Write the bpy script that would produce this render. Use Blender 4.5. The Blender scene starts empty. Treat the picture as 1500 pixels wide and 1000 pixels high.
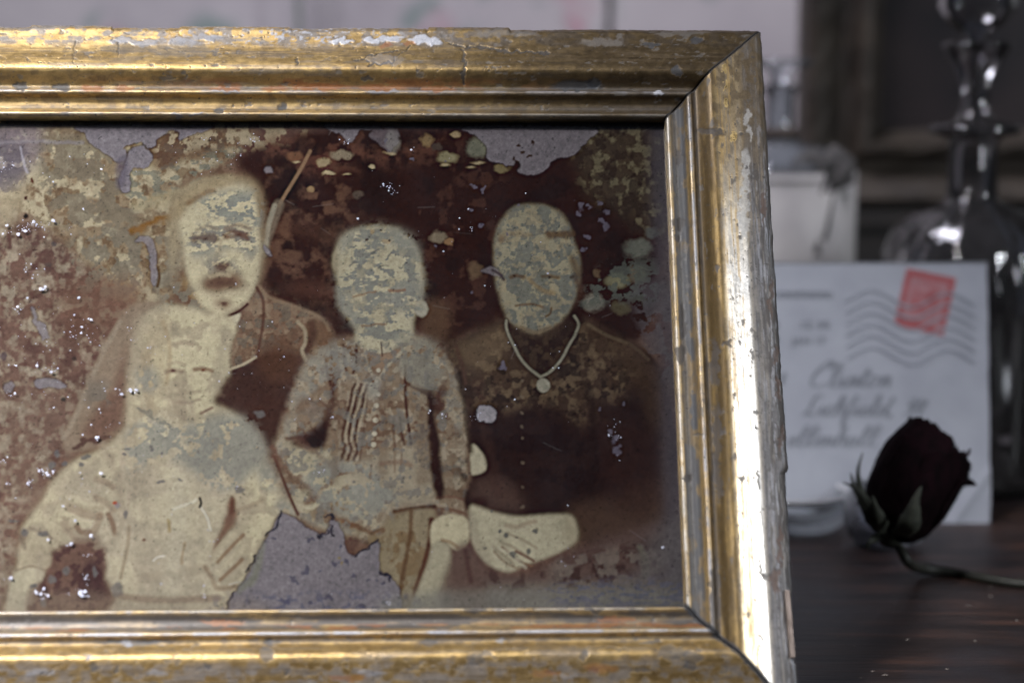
import bpy, bmesh, math, random
import numpy as np
from mathutils import Vector, Matrix

random.seed(7)
rng = np.random.default_rng(7)
scene = bpy.context.scene
COL = scene.collection

# ------------------------------------------------------------------ camera
F = 2700.0                       # focal length in units of 1/1500 of the picture width
PITCH = math.radians(8.0)
RIGHT = np.array([1.0, 0.0, 0.0])
UP = np.array([0.0, math.sin(PITCH), math.cos(PITCH)])
FWD = np.array([0.0, math.cos(PITCH), -math.sin(PITCH)])

def unit(v):
    v = np.array(v, float)
    return v / np.linalg.norm(v)

def cam_dir(px, py):
    return (px - 750.0) / F * RIGHT - (py - 500.0) / F * UP + FWD

# directions of the picture frame (it leans back and is turned a little)
FU = unit(-118 * RIGHT + 8500 * UP + F * FWD)
FR = 68000 * RIGHT + 85 * UP + F * FWD
FR = unit(FR - FU * FR.dot(FU))
FN = unit(np.cross(FR, FU))          # out of the picture towards the viewer
D_REF = 0.590
SIGHT_H = 0.0062                     # height of the sight lip above the print
A_REL = cam_dir(975, 171.5) * D_REF    # top right sight corner, on the lip, relative to the camera
W_OUT = 0.0336                       # width of the moulding
BACK_H = -0.012

def hit_rel(px, py, h):
    d = cam_dir(px, py)
    o = A_REL + FN * (h - SIGHT_H)
    return d * (o.dot(FN) / d.dot(FN))

_b = hit_rel(1005, 887, SIGHT_H)
T_BOT = float((_b - A_REL).dot(FU))            # negative
T_OUT = T_BOT - W_OUT
S_LEFT = float((hit_rel(-150, 500, SIGHT_H) - A_REL).dot(FR))
_corner = A_REL + FU * T_OUT + FN * (BACK_H - SIGHT_H)
CAM = np.array([0.0, 0.0, -float(_corner[2])])  # the back lower edge stands on the table, z = 0
H = CAM[2]

def fw(s, t, h):
    """frame coordinates -> world"""
    s = np.asarray(s)[..., None]; t = np.asarray(t)[..., None]; h = np.asarray(h)[..., None]
    return CAM + A_REL + FR * s + FU * t + FN * (h - SIGHT_H)

def project(P):
    d = P - CAM
    z = d @ FWD
    return 750 + F * (d @ RIGHT) / z, 500 - F * (d @ UP) / z

def at(px, py, depth):
    return Vector(CAM + cam_dir(px, py) * depth)

def on_table(px, py, z=0.0):
    d = cam_dir(px, py)
    k = (z - H) / d[2]
    return Vector(CAM + d * k)

cd = bpy.data.cameras.new('camera')
cam = bpy.data.objects.new('camera', cd)
COL.objects.link(cam)
cam.location = CAM
cam.rotation_euler = (math.pi / 2 - PITCH, 0, 0)
cd.sensor_width = 36.0
cd.lens = 36.0 * F / 1500.0
cd.clip_start = 0.02
cd.clip_end = 50
cd.dof.use_dof = True
cd.dof.focus_distance = 0.590
cd.dof.aperture_fstop = 6.0
cd.dof.aperture_blades = 8
scene.camera = cam

# ------------------------------------------------------------------ light
world = bpy.data.worlds.new('World')
scene.world = world
world.use_nodes = True
bg = world.node_tree.nodes['Background']
bg.inputs[0].default_value = (0.50, 0.60, 0.85, 1)
bg.inputs[1].default_value = 0.050

def area(name, loc, target, sx, sy, power, color, spread=180):
    l = bpy.data.lights.new(name, 'AREA')
    l.shape = 'RECTANGLE'; l.size = sx; l.size_y = sy; l.energy = power; l.color = color; l.spread = math.radians(spread)
    o = bpy.data.objects.new(name, l)
    COL.objects.link(o)
    o.location = loc
    d = Vector(target) - Vector(loc)
    o.rotation_euler = d.to_track_quat('-Z', 'Y').to_euler()
    return o

area('window_light_right', (1.15, 0.10, 0.50), (0.08, 0.56, 0.12), 0.10, 0.30, 7.6, (0.90, 0.95, 1.0))
area('window_light_left', (-1.02, -0.46, 1.60), (-0.31, 0.52, 0.04), 0.50, 0.46, 4.8, (0.99, 0.99, 1.0), 25)
area('wall_fill_light', (-0.5, 0.70, 1.5), (0.0, 1.4, 0.62), 0.5, 0.4, 9.5, (0.90, 0.885, 1.0), 80)  # added unseen fill that brightens the back wall

scene.view_settings.view_transform = 'Standard'
scene.view_settings.look = 'None'
scene.view_settings.exposure = 0.0
scene.view_settings.gamma = 1.0
scene.cycles.max_bounces = 12
scene.cycles.transparent_max_bounces = 16
scene.cycles.caustics_reflective = False
scene.cycles.caustics_refractive = False

# ------------------------------------------------------------------ numeric helpers
def srgb(c):
    c = np.asarray(c, float) / 255.0
    return np.where(c <= 0.04045, c / 12.92, ((c + 0.055) / 1.055) ** 2.4)

def _hash(ix, iy, seed):
    n = (ix.astype(np.int64) * 374761393 + iy.astype(np.int64) * 668265263 + seed * 1442695041) & 0x7fffffff
    n = ((n ^ (n >> 13)) * 1274126177) & 0x7fffffff
    n = n ^ (n >> 16)
    return (n & 0xffff) / 65535.0

def vnoise(x, y, seed=0):
    ix = np.floor(x).astype(np.int64); iy = np.floor(y).astype(np.int64)
    fx = x - ix; fy = y - iy
    fx = fx * fx * fx * (fx * (fx * 6 - 15) + 10); fy = fy * fy * fy * (fy * (fy * 6 - 15) + 10)
    a = _hash(ix, iy, seed); b = _hash(ix + 1, iy, seed)
    c = _hash(ix, iy + 1, seed); d = _hash(ix + 1, iy + 1, seed)
    return (a * (1 - fx) + b * fx) * (1 - fy) + (c * (1 - fx) + d * fx) * fy

def fbm(x, y, seed=0, octaves=4, gain=0.5):
    s = np.zeros(np.broadcast(x, y).shape); a = 1.0; tot = 0.0
    for k in range(octaves):
        s += a * vnoise(x * 2.03 ** k + 17.3 * k, y * 2.03 ** k - 9.1 * k, seed + 31 * k); tot += a; a *= gain
    return s / tot

def step(x, a, b):
    t = np.clip((x - a) / (b - a), 0, 1)
    return t * t * (3 - 2 * t)

def in_poly(X, Y, poly):
    inside = np.zeros(X.shape, bool)
    n = len(poly)
    for i in range(n):
        x0, y0 = poly[i]; x1, y1 = poly[(i + 1) % n]
        if y0 == y1: continue
        c = ((Y >= min(y0, y1)) & (Y < max(y0, y1)))
        inside ^= c & (X < x0 + (Y - y0) * (x1 - x0) / (y1 - y0))
    return inside

def line_dist(X, Y, pts):
    d = np.full(X.shape, 1e9)
    for (x0, y0), (x1, y1) in zip(pts[:-1], pts[1:]):
        vx, vy = x1 - x0, y1 - y0
        L = vx * vx + vy * vy + 1e-9
        k = np.clip(((X - x0) * vx + (Y - y0) * vy) / L, 0, 1)
        d = np.minimum(d, np.hypot(X - x0 - k * vx, Y - y0 - k * vy))
    return d

def gblur(a, sigma):
    if sigma <= 0.3: return a
    r = max(1, int(sigma * 3)); k = np.exp(-0.5 * (np.arange(-r, r + 1) / sigma) ** 2); k /= k.sum()
    out = np.zeros_like(a); p = np.pad(a, ((r, r), (0, 0)), 'edge')
    for i, w in enumerate(k): out += w * p[i:i + a.shape[0]]
    p = np.pad(out, ((0, 0), (r, r)), 'edge'); out2 = np.zeros_like(a)
    for i, w in enumerate(k): out2 += w * p[:, i:i + a.shape[1]]
    return out2

def smooth_closed(pts, n=6):
    p = np.array(pts, float); m = len(p); out = []
    for i in range(m):
        a, b, c, d = p[(i - 1) % m], p[i], p[(i + 1) % m], p[(i + 2) % m]
        for k in range(n):
            t = k / n
            out.append(tuple(0.5 * ((2 * b) + (-a + c) * t + (2 * a - 5 * b + 4 * c - d) * t * t + (-a + 3 * b - 3 * c + d) * t ** 3)))
    return out

# ------------------------------------------------------------------ object helpers
def new_mesh(name, verts, faces, smooth=True):
    me = bpy.data.meshes.new(name)
    V = np.asarray(verts, np.float32).reshape(-1, 3)
    if isinstance(faces, np.ndarray):
        nf, k = faces.shape
        me.vertices.add(len(V)); me.vertices.foreach_set('co', V.ravel())
        me.loops.add(nf * k); me.loops.foreach_set('vertex_index', faces.astype(np.int32).ravel())
        me.polygons.add(nf); me.polygons.foreach_set('loop_start', np.arange(0, nf * k, k, dtype=np.int32))
        me.update(calc_edges=True)
    else:
        me.from_pydata([tuple(v) for v in V.tolist()], [], faces)
    me.polygons.foreach_set('use_smooth', np.full(len(me.polygons), smooth, bool))
    me.update()
    return me

def link(name, me, mat=None, parent=None):
    o = bpy.data.objects.new(name, me)
    COL.objects.link(o)
    if mat is not None and me is not None and not me.materials: me.materials.append(mat)
    if parent is not None:
        o.parent = parent
        o.matrix_parent_inverse = parent.matrix_world.inverted()
    return o

def thing(name, label, cat, loc=(0, 0, 0), group=None):
    o = bpy.data.objects.new(name, None)
    COL.objects.link(o)
    o.location = loc
    o.empty_display_size = 0.02
    o.matrix_world = Matrix.Translation(Vector(loc))
    o['label'] = label; o['category'] = cat
    if group: o['group'] = group
    return o

def grid_faces(nu, nv, closed_u=False):
    iu = np.arange(nu if closed_u else nu - 1); iv = np.arange(nv - 1)
    A, B = np.meshgrid(iu, iv, indexing='ij')
    A2 = (A + 1) % nu
    return np.stack([A * nv + B, A2 * nv + B, A2 * nv + B + 1, A * nv + B + 1], -1).reshape(-1, 4)

def set_col(me, name, rgb):
    at_ = me.attributes.new(name, 'FLOAT_COLOR', 'POINT')
    c = np.ones((len(me.vertices), 4), np.float32); c[:, :3] = rgb
    at_.data.foreach_set('color', c.ravel())

def set_f(me, name, v):
    at_ = me.attributes.new(name, 'FLOAT', 'POINT')
    at_.data.foreach_set('value', np.asarray(v, np.float32).ravel())

def lathe(name, prof, mat, parent, center, n=48, ribs=0, rib_amp=0.0, rib_range=None, sq=None):
    prof = np.array(prof, float)
    th = np.linspace(0, 2 * math.pi, n, endpoint=False)
    T, R = np.meshgrid(th, prof[:, 0], indexing='ij'); Z = np.broadcast_to(prof[:, 1], R.shape)
    Rm = R.copy()
    if ribs:
        amp = rib_amp * (np.cos(T * ribs))
        if rib_range is not None:
            amp = amp * ((Z > rib_range[0]) & (Z < rib_range[1]))
        Rm = R * (1 + amp)
    if sq: Rm = Rm * sq(T)
    V = np.stack([Rm * np.cos(T), Rm * np.sin(T), Z], -1).reshape(-1, 3) + np.array(center)
    me = new_mesh(name, V, grid_faces(n, len(prof), True))
    return link(name, me, mat, parent)

def tube(name, pts, rad, mat, parent, n=10, res=6, rough=0.0):
    P = []
    pts = [np.array(p, float) for p in pts]
    q = [2 * pts[0] - pts[1]] + pts + [2 * pts[-1] - pts[-2]]
    rr = [rad[0]] + list(rad) + [rad[-1]]; R = []
    for i in range(1, len(q) - 2):
        for k in range(res):
            t = k / res; a, b, c, d = q[i - 1], q[i], q[i + 1], q[i + 2]
            P.append(0.5 * ((2 * b) + (-a + c) * t + (2 * a - 5 * b + 4 * c - d) * t * t + (-a + 3 * b - 3 * c + d) * t ** 3))
            R.append(rr[i] * (1 - t) + rr[i + 1] * t)
    P.append(pts[-1]); R.append(rad[-1])
    V = []
    for i, p in enumerate(P):
        tg = unit(P[min(i + 1, len(P) - 1)] - P[max(i - 1, 0)])
        a = unit(np.cross(tg, [0.1, 0.9, 0.4])); b = np.cross(tg, a)
        for k in range(n):
            th = 2 * math.pi * k / n
            r = R[i] * (1 + rough * (random.random() - 0.5))
            V.append(p + r * (math.cos(th) * a + math.sin(th) * b))
    m = len(P)
    Fc = [(i * n + k, i * n + (k + 1) % n, (i + 1) * n + (k + 1) % n, (i + 1) * n + k) for i in range(m - 1) for k in range(n)]
    Fc += [tuple(range(n))[::-1], tuple((m - 1) * n + k for k in range(n))]
    return link(name, new_mesh(name, V, Fc), mat, parent)

def bevel_box(name, lo, hi, mat, parent=None, bev=0.002, M=None, seg=2):
    bm = bmesh.new()
    bmesh.ops.create_cube(bm, size=1)
    lo = Vector(lo); hi = Vector(hi)
    for v in bm.verts:
        v.co = Vector([(lo[i] + hi[i]) / 2 + v.co[i] * (hi[i] - lo[i]) for i in range(3)])
    bmesh.ops.bevel(bm, geom=bm.edges[:], offset=bev, segments=seg, affect='EDGES')
    if M is not None: bm.transform(M)
    me = bpy.data.meshes.new(name); bm.to_mesh(me); bm.free()
    return link(name, me, mat, parent)

# ------------------------------------------------------------------ material helpers
class NT:
    def __init__(self, name):
        self.m = bpy.data.materials.new(name); self.m.use_nodes = True
        self.t = self.m.node_tree; self.b = self.t.nodes['Principled BSDF']; self.out = self.t.nodes['Material Output']
    def n(self, typ, **kw):
        nd = self.t.nodes.new(typ)
        for k, v in kw.items():
            if k.startswith('_'): setattr(nd, k[1:], v)
            else: nd.inputs[k.replace('_', ' ')].default_value = v
        return nd
    def l(self, a, b): self.t.links.new(a, b)
    def coords(self, scale=(1, 1, 1)):
        g = self.n('ShaderNodeTexCoord'); mp = self.n('ShaderNodeMapping'); mp.inputs['Scale'].default_value = scale
        self.l(g.outputs['Object'], mp.inputs['Vector']); return mp.outputs['Vector']
    def noise(self, vec, scale, detail=4, rough=0.55, dist=0.0):
        nd = self.n('ShaderNodeTexNoise'); nd.inputs['Scale'].default_value = scale; nd.inputs['Detail'].default_value = detail
        nd.inputs['Roughness'].default_value = rough; nd.inputs['Distortion'].default_value = dist
        self.l(vec, nd.inputs['Vector']); return nd.outputs['Fac']
    def ramp(self, fac, stops):
        r = self.n('ShaderNodeValToRGB'); e = r.color_ramp.elements
        while len(e) < len(stops): e.new(0.5)
        for i, (p, c) in enumerate(stops):
            e[i].position = p; e[i].color = (c[0], c[1], c[2], 1) if hasattr(c, '__len__') else (c, c, c, 1)
        self.l(fac, r.inputs['Fac']); return r.outputs['Color']
    def mix(self, fac, a, b, mode='MIX'):
        m = self.n('ShaderNodeMix'); m.data_type = 'RGBA'; m.blend_type = mode
        for s, v in ((m.inputs[0], fac), (m.inputs[6], a), (m.inputs[7], b)):
            if isinstance(v, (int, float)): s.default_value = v
            elif isinstance(v, (tuple, list)): s.default_value = (*v[:3], 1)
            else: self.l(v, s)
        return m.outputs[2]
    def bump(self, h, strength=0.3, dist=0.0005):
        b = self.n('ShaderNodeBump'); b.inputs['Strength'].default_value = strength; b.inputs['Distance'].default_value = dist
        self.l(h, b.inputs['Height']); self.l(b.outputs['Normal'], self.b.inputs['Normal']); return b
    def set(self, **kw):
        for k, v in kw.items():
            s = self.b.inputs[k.replace('_', ' ')]
            if hasattr(v, 'links') or isinstance(v, bpy.types.NodeSocket): self.l(v, s)
            elif isinstance(v, tuple): s.default_value = (*v, 1) if len(v) == 3 else v
            else: s.default_value = v
        return self

def thin_glass(name, tint, milk, rough=0.03, milk_col=(0.7, 0.72, 0.78)):
    t = NT(name); t.t.nodes.remove(t.b)
    tr = t.n('ShaderNodeBsdfTransparent'); tr.inputs['Color'].default_value = (*tint, 1)
    gl = t.n('ShaderNodeBsdfGlossy', Roughness=rough); df = t.n('ShaderNodeBsdfDiffuse'); tl = t.n('ShaderNodeBsdfTranslucent')
    df.inputs['Color'].default_value = (*milk_col, 1); tl.inputs['Color'].default_value = (*milk_col, 1)
    lw = t.n('ShaderNodeFresnel', IOR=1.5); v = t.coords()
    nz = t.ramp(t.noise(v, 160, 4), [(0.35, milk * 0.6), (0.65, milk * 1.3)])
    m0 = t.n('ShaderNodeMixShader'); m0.inputs[0].default_value = 0.5; t.l(df.outputs[0], m0.inputs[1]); t.l(tl.outputs[0], m0.inputs[2])
    m1 = t.n('ShaderNodeMixShader'); t.l(nz, m1.inputs[0]); t.l(tr.outputs[0], m1.inputs[1]); t.l(m0.outputs[0], m1.inputs[2])
    m2 = t.n('ShaderNodeMixShader'); t.l(lw.outputs[0], m2.inputs[0]); t.l(m1.outputs[0], m2.inputs[1]); t.l(gl.outputs[0], m2.inputs[2])
    t.l(m2.outputs[0], t.out.inputs['Surface'])
    return t.m

def mottled(name, c1, c2, scale, rough=0.6, metal=0.0, bump=0.2, bd=0.0004, stretch=(1, 1, 1)):
    t = NT(name); v = t.coords(stretch); f = t.noise(v, scale, 6, 0.6)
    t.set(Base_Color=t.ramp(f, [(0.32, c1), (0.68, c2)]), Roughness=rough, Metallic=metal)
    t.bump(t.noise(v, scale * 4, 4), bump, bd)
    return t.m

# gilded moulding: colour, metal and roughness come from each spot's coat, painted shade and highlights included
t = NT('aged_gilding')
a1 = t.n('ShaderNodeAttribute', _attribute_name='coat'); a2 = t.n('ShaderNodeAttribute', _attribute_name='metal'); a3 = t.n('ShaderNodeAttribute', _attribute_name='gloss')
v = t.coords()
fine = t.noise(v, 2600, 3, 0.7); mid = t.noise(v, 420, 5, 0.65)
col = t.mix(0.55, a1.outputs['Color'], t.ramp(mid, [(0.3, 0.62), (0.7, 1.3)]), 'MULTIPLY')
col = t.mix(0.5, col, t.ramp(fine, [(0.25, 0.55), (0.75, 1.35)]), 'MULTIPLY')
mr = t.n('ShaderNodeMath', _operation='MULTIPLY_ADD'); t.l(mid, mr.inputs[0]); mr.inputs[1].default_value = 0.30; t.l(a3.outputs['Fac'], mr.inputs[2])
t.set(Base_Color=col, Metallic=a2.outputs['Fac'], Roughness=mr.outputs[0])
mh = t.mix(0.5, mid, fine); t.bump(mh, 0.30, 0.00010)
M_GILD = t.m

t = NT('old_albumen_print')
a1 = t.n('ShaderNodeAttribute', _attribute_name='print')
v = t.coords(); fine = t.noise(v, 3800, 2, 0.6); mid = t.noise(v, 700, 5, 0.6)
col = t.mix(0.30, a1.outputs['Color'], t.ramp(fine, [(0.3, 0.6), (0.7, 1.35)]), 'MULTIPLY')
col = t.mix(0.35, col, t.ramp(mid, [(0.3, 0.7), (0.7, 1.25)]), 'MULTIPLY')
t.set(Base_Color=col, Roughness=0.55); t.b.inputs['Specular IOR Level'].default_value = 0.0
t.bump(mid, 0.25, 0.0002)
M_PRINT = t.m

# dusty window pane of the frame
t = NT('dusty_glass_pane')
t.t.nodes.remove(t.b)
tr = t.n('ShaderNodeBsdfTransparent'); gl = t.n('ShaderNodeBsdfGlossy', Roughness=0.06); df = t.n('ShaderNodeBsdfDiffuse')
df.inputs['Color'].default_value = (0.50, 0.52, 0.60, 1)
fr = t.n('ShaderNodeFresnel', IOR=1.45)
v = t.coords(); d1 = t.noise(v, 60, 6, 0.65); d2 = t.noise(v, 900, 3, 0.7)
dust = t.ramp(t.mix(0.5, d1, d2), [(0.42, 0.0006), (0.66, 0.006)])
m1 = t.n('ShaderNodeMixShader'); t.l(dust, m1.inputs[0]); t.l(tr.outputs[0], m1.inputs[1]); t.l(df.outputs[0], m1.inputs[2])
m2 = t.n('ShaderNodeMixShader'); t.l(fr.outputs[0], m2.inputs[0]); t.l(m1.outputs[0], m2.inputs[1]); t.l(gl.outputs[0], m2.inputs[2])
t.l(m2.outputs[0], t.out.inputs['Surface'])
M_PANE = t.m

M_FLECK = mottled('dried_paint_fleck', (0.20, 0.205, 0.27), (0.40, 0.41, 0.50), 500, 0.35)
M_RAW = mottled('old_pine', (0.10, 0.065, 0.04), (0.22, 0.15, 0.10), 60, 0.8, stretch=(1, 1, 6))
M_BLACK = mottled('dark_gap', (0.008, 0.007, 0.006), (0.02, 0.017, 0.015), 80, 0.9)
# ------------------------------------------------------------------ the picture frame
frame = thing('picture_frame', 'worn gilded picture frame holding a damaged sepia family photograph, leaning in the foreground',
              'picture frame', tuple(fw(S_LEFT / 2, T_OUT, 0.0)))

# moulding section: distance out from the sight edge, height above the print
PROF = [(0.0000, 0.0000), (0.0000, 0.0052), (0.0003, 0.0060), (0.0009, 0.0062), (0.0016, 0.0056), (0.0030, 0.0047), (0.0048, 0.0050),
        (0.0062, 0.0062), (0.0067, 0.0076), (0.0074, 0.0080), (0.0081, 0.0075), (0.0086, 0.0066), (0.0098, 0.0064), (0.0108, 0.0073),
        (0.0120, 0.0088), (0.0132, 0.0100), (0.0143, 0.0104), (0.0156, 0.0101), (0.0172, 0.0093), (0.0192, 0.0082), (0.0212, 0.0071), (0.0234, 0.0061), (0.0258, 0.0053), (0.0283, 0.0046),
        (0.0303, 0.0040), (0.0320, 0.0024), (0.0329, 0.0000), (0.0330, -0.0040), (0.0330, -0.0120)]

def profile_samples(ds):
    P = np.array(PROF); d = np.r_[0, np.cumsum(np.hypot(*np.diff(P, axis=0).T))]
    # smooth spline through points
    n = int(d[-1] / ds) + 1
    x = np.linspace(0, d[-1], n)
    w = np.interp(x, d, P[:, 0]) * 1.018; h = np.interp(x, d, P[:, 1])
    k = np.array([1, 2, 3, 2, 1.0]); k /= k.sum()
    for _ in range(max(1, int(0.00035 / ds))):
        w = np.r_[w[:2], np.convolve(w, k, 'same')[2:-2], w[-2:]]; h = np.r_[h[:2], np.convolve(h, k, 'same')[2:-2], h[-2:]]
    return w, h, x

GOLD = np.array([0.47, 0.325, 0.14]); GOLD_D = np.array([0.31, 0.20, 0.075]); BRONZE = np.array([0.19, 0.135, 0.078])
SILV = np.array([0.44, 0.42, 0.40]); DIRT = np.array([0.035, 0.030, 0.028]); GESSO = np.array([0.31, 0.31, 0.34])
BOLE = np.array([0.20, 0.075, 0.022]); TAUPE = np.array([0.150, 0.136, 0.128]); BLUEGREY = np.array([0.065, 0.070, 0.085])

def coat(base, m, c, col, metal, mv, gloss, gv):
    m = np.clip(m, 0, 1)
    col[:] = col * (1 - m[..., None]) + c * m[..., None]
    metal[:] = metal * (1 - m) + mv * m
    gloss[:] = gloss * (1 - m) + gv * m

def make_rail(kind, ds, dl):
    w, h, arc = profile_samples(ds)
    nw = len(w)
    if kind in ('top', 'bottom'): L0, L1 = S_LEFT - W_OUT, W_OUT
    else: L0, L1 = T_OUT, W_OUT
    n = int((L1 - L0) / dl)
    u = np.linspace(0, 1, n)[:, None]
    W = np.broadcast_to(w, (n, nw)); Hh = np.broadcast_to(h, (n, nw)).copy(); A = np.broadcast_to(arc, (n, nw))
    gap = 0.00012
    if kind == 'top': a0, a1 = S_LEFT - W + gap, W - gap
    elif kind == 'bottom': a0, a1 = S_LEFT - W + gap, W - gap
    else: a0, a1 = T_BOT - W + gap, W - gap
    Lg = a0 + (a1 - a0) * u
    seed = {'top': 11, 'bottom': 23, 'right': 37, 'left': 51}[kind]
    # base positions for the marks
    def pos(Wc, Hc):
        if kind == 'top': return fw(Lg, Wc, Hc)
        if kind == 'bottom': return fw(Lg, T_BOT - Wc, Hc)
        if kind == 'right': return fw(Wc, Lg, Hc)
        return fw(S_LEFT - Wc, Lg, Hc)
    PX, PY = project(pos(W, Hh))
    la = Lg * 4700 + seed * 97; ac = A * 4700          # roughly picture pixels along and across
    n1 = fbm(la / (90 if kind == 'right' else 46), ac / (12 if kind == 'right' else 20), seed, 5); n2 = fbm(la / 14, ac / 9, seed + 5, 5); n3 = fbm(la / 90, ac / 10, seed + 9, 5)
    n4 = fbm(la / (9 if kind == 'right' else 5.5), ac / (3.5 if kind == 'right' else 4.5), seed + 13, 4); streak = fbm(la / 60, ac / 3.2, seed + 17, 4)
    col = np.empty(PX.shape + (3,)); col[:] = GOLD
    metal = np.full(PX.shape, 0.92); gloss = np.full(PX.shape, 0.34)
    C = lambda m, c, mv, gv: coat(None, m, c, col, metal, mv, gloss, gv)
    C(step(n1, 0.42, 0.66) * (0.75 if kind == 'right' else 0.55), GOLD_D, 0.85, 0.28)
    C(step(n2, 0.50, 0.70) * 0.62, BRONZE, 0.7, 0.34)
    C(step(n3, 0.56, 0.70) * 0.5, TAUPE, 0.45, 0.38)
    if kind == 'right':
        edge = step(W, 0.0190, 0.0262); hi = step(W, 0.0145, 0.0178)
        C(step(W, 0.0088, 0.0098) * step(0.0160 - W, 0, 0.0022) * (0.70 + 0.3 * step(n1, 0.4, 0.6)), GOLD_D * 0.30, 0.6, 0.46)  # cove darkened in the coat to subdue the left light's reflection
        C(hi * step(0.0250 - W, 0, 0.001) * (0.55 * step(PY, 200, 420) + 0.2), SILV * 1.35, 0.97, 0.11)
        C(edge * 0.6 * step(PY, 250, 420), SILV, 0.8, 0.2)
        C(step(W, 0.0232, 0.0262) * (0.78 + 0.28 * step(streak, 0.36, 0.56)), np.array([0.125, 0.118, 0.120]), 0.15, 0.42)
        C(step(W, 0.0235, 0.0290) * step(fbm(la / 34, ac / 2.2, 92, 4), 0.52, 0.62) * 0.75, TAUPE * 0.35, 0.0, 0.5)
        C(step(W, 0.0235, 0.0290) * step(fbm(la / 44, ac / 2.6, 93, 4), 0.58, 0.66) * 0.7, GESSO * 0.9, 0.0, 0.4)
        C(step(W, 0.0270, 0.0300) * step(fbm(la / 40, ac / 5, 91, 5), 0.53, 0.60), DIRT * 2.0, 0.0, 0.5)
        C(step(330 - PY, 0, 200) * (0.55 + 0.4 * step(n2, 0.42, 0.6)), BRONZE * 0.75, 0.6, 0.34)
        C(step(W, 0.0145, 0.0170) * step(0.0225 - W, 0, 0.003) * step(PY, 650, 900) * 0.45, GOLD * 1.1, 0.9, 0.30)
        C(step(W, 0.0150, 0.0165) * step(0.0232 - W, 0, 0.0015) * step(fbm(la / 60, ac / 2.6, 95, 4), 0.56, 0.64) * 0.6, GOLD_D * 1.2, 0.7, 0.34)
    if kind == 'top':
        outer = step(W, 0.0235, 0.0265); C(outer * step(n2, 0.42, 0.58) * 0.8, TAUPE * 1.15, 0.25, 0.35)
        C(outer * step(n4, 0.60, 0.66) * step(700 - np.abs(PX - 450), 350, 700) * 0.9, GESSO * 0.95, 0.0, 0.35)
        C(step(PX, 420, 900) * 0.90, BRONZE * 0.42, 0.8, 0.32)  # darker towards the right: falling light painted into the coat
        bolem = step(W, 0.0086, 0.0093) * step(0.0128 - W, 0, 0.0016) * step(fbm(la / 30, ac / 12, 77, 4), 0.46, 0.6) * step(PX, 80, 450) * step(900 - PX, 0, 300)
        C(bolem * 0.85, BOLE, 0.1, 0.35)
        C(step(W, 0.017, 0.0195) * step(0.0245 - W, 0, 0.002) * step(streak, 0.46, 0.62) * 0.6, BRONZE * 0.6, 0.4, 0.34)
    if kind == 'bottom':
        lo = step(W, 0.0145, 0.0175); C(lo * step(n2, 0.40, 0.56) * 0.75, TAUPE * 1.4, 0.3, 0.35)
        C(lo * step(streak, 0.55, 0.63) * 0.7, BRONZE * 0.6, 0.2, 0.4)
        C(step(W, 0.0010, 0.0020) * step(0.0066 - W, 0, 0.0008) * (0.45 + 0.5 * step(fbm(la / 70, ac / 9, 61, 4), 0.42, 0.56)), DIRT * 1.6, 0.3, 0.4)
        C(step(W, 0.0010, 0.0016) * step(0.0066 - W, 0, 0.0008) * step(400 - PX, 0, 300) * 0.6, TAUPE, 0.5, 0.3)
        C(step(W, 0.004, 0.005) * step(0.0066 - W, 0, 0.0008) * step(fbm(la / 40, ac / 12, 63, 4), 0.50, 0.6) * 0.8, BOLE * 0.8, 0.1, 0.35)
    # caught light painted as pale lines along the rib and the sight lip
    rib = np.exp(-((W - 0.0074) / 0.00062) ** 2); lip = np.exp(-((W - 0.0006) / 0.00055) ** 2) * (Hh > 0.004)
    edge_light = 0.35 + 0.65 * step(fbm(la / 30, ac / 40, seed + 41, 4), 0.36, 0.56)
    k = {'top': 0.75, 'bottom': 1.0, 'right': 0.95, 'left': 0.8}[kind]
    if kind == 'top': C(np.exp(-((W - 0.0081) / 0.0005) ** 2) * edge_light * 0.7, GESSO * 0.9, 0.1, 0.3)
    C(rib * edge_light * k * (1.0 if kind != 'top' else 0.25), GESSO * (0.85 if kind == 'right' else 1.05), 0.15, 0.32)
    C(lip * edge_light * k * 0.8, SILV * (1.0 if kind == 'right' else 0.6), 0.5, 0.30)
    # grooves collect dirt
    groove = np.exp(-((W - 0.0094) / 0.0007) ** 2) + 0.8 * np.exp(-((W - 0.0032) / 0.0012) ** 2)
    C(groove * (0.50 + 0.5 * n2), DIRT * 1.6, 0.2, 0.45)
    if kind == 'right':
        C(step(W, 0.0012, 0.002) * step(0.0066 - W, 0, 0.0008) * (0.75 + 0.25 * n2), BRONZE * 0.40, 0.4, 0.45)
        C(step(W, 0.0012, 0.002) * step(0.0064 - W, 0, 0.001) * step(fbm(la / 26, ac / 14, 58, 4), 0.38, 0.50) * 0.9, BLUEGREY * 0.55, 0.1, 0.45)
        C(np.exp(-((W - 0.0030) / 0.0006) ** 2) * 0.5, SILV * 0.8, 0.6, 0.2)
    # general foxing: small dark pits
    pits = step(fbm(la / 4.5, ac / 4, seed + 71, 3), 0.78, 0.83)
    C(pits * 0.9, DIRT * 1.5, 0.0, 0.5)
    pits2 = step(fbm(la / 17, ac / 10, seed + 75, 4), 0.735, 0.775)
    C(pits2 * 0.7, TAUPE * 0.6, 0.0, 0.45)
    disp = (n1 - 0.5) * (0.00007 if kind == 'right' else 0.00014) + (n4 - 0.5) * 0.00005 - (pits * 0.00014 + pits2 * 0.00010) * (0.35 if kind == 'right' else 1.0) + (streak - 0.5) * 0.00008
    # marks at their own places
    wx = PX + 7 * (fbm(PX / 9, PY / 9, 5, 3) - 0.5) * 2; wy = PY + 5 * (fbm(PX / 9, PY / 9, 6, 3) - 0.5) * 2
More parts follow.
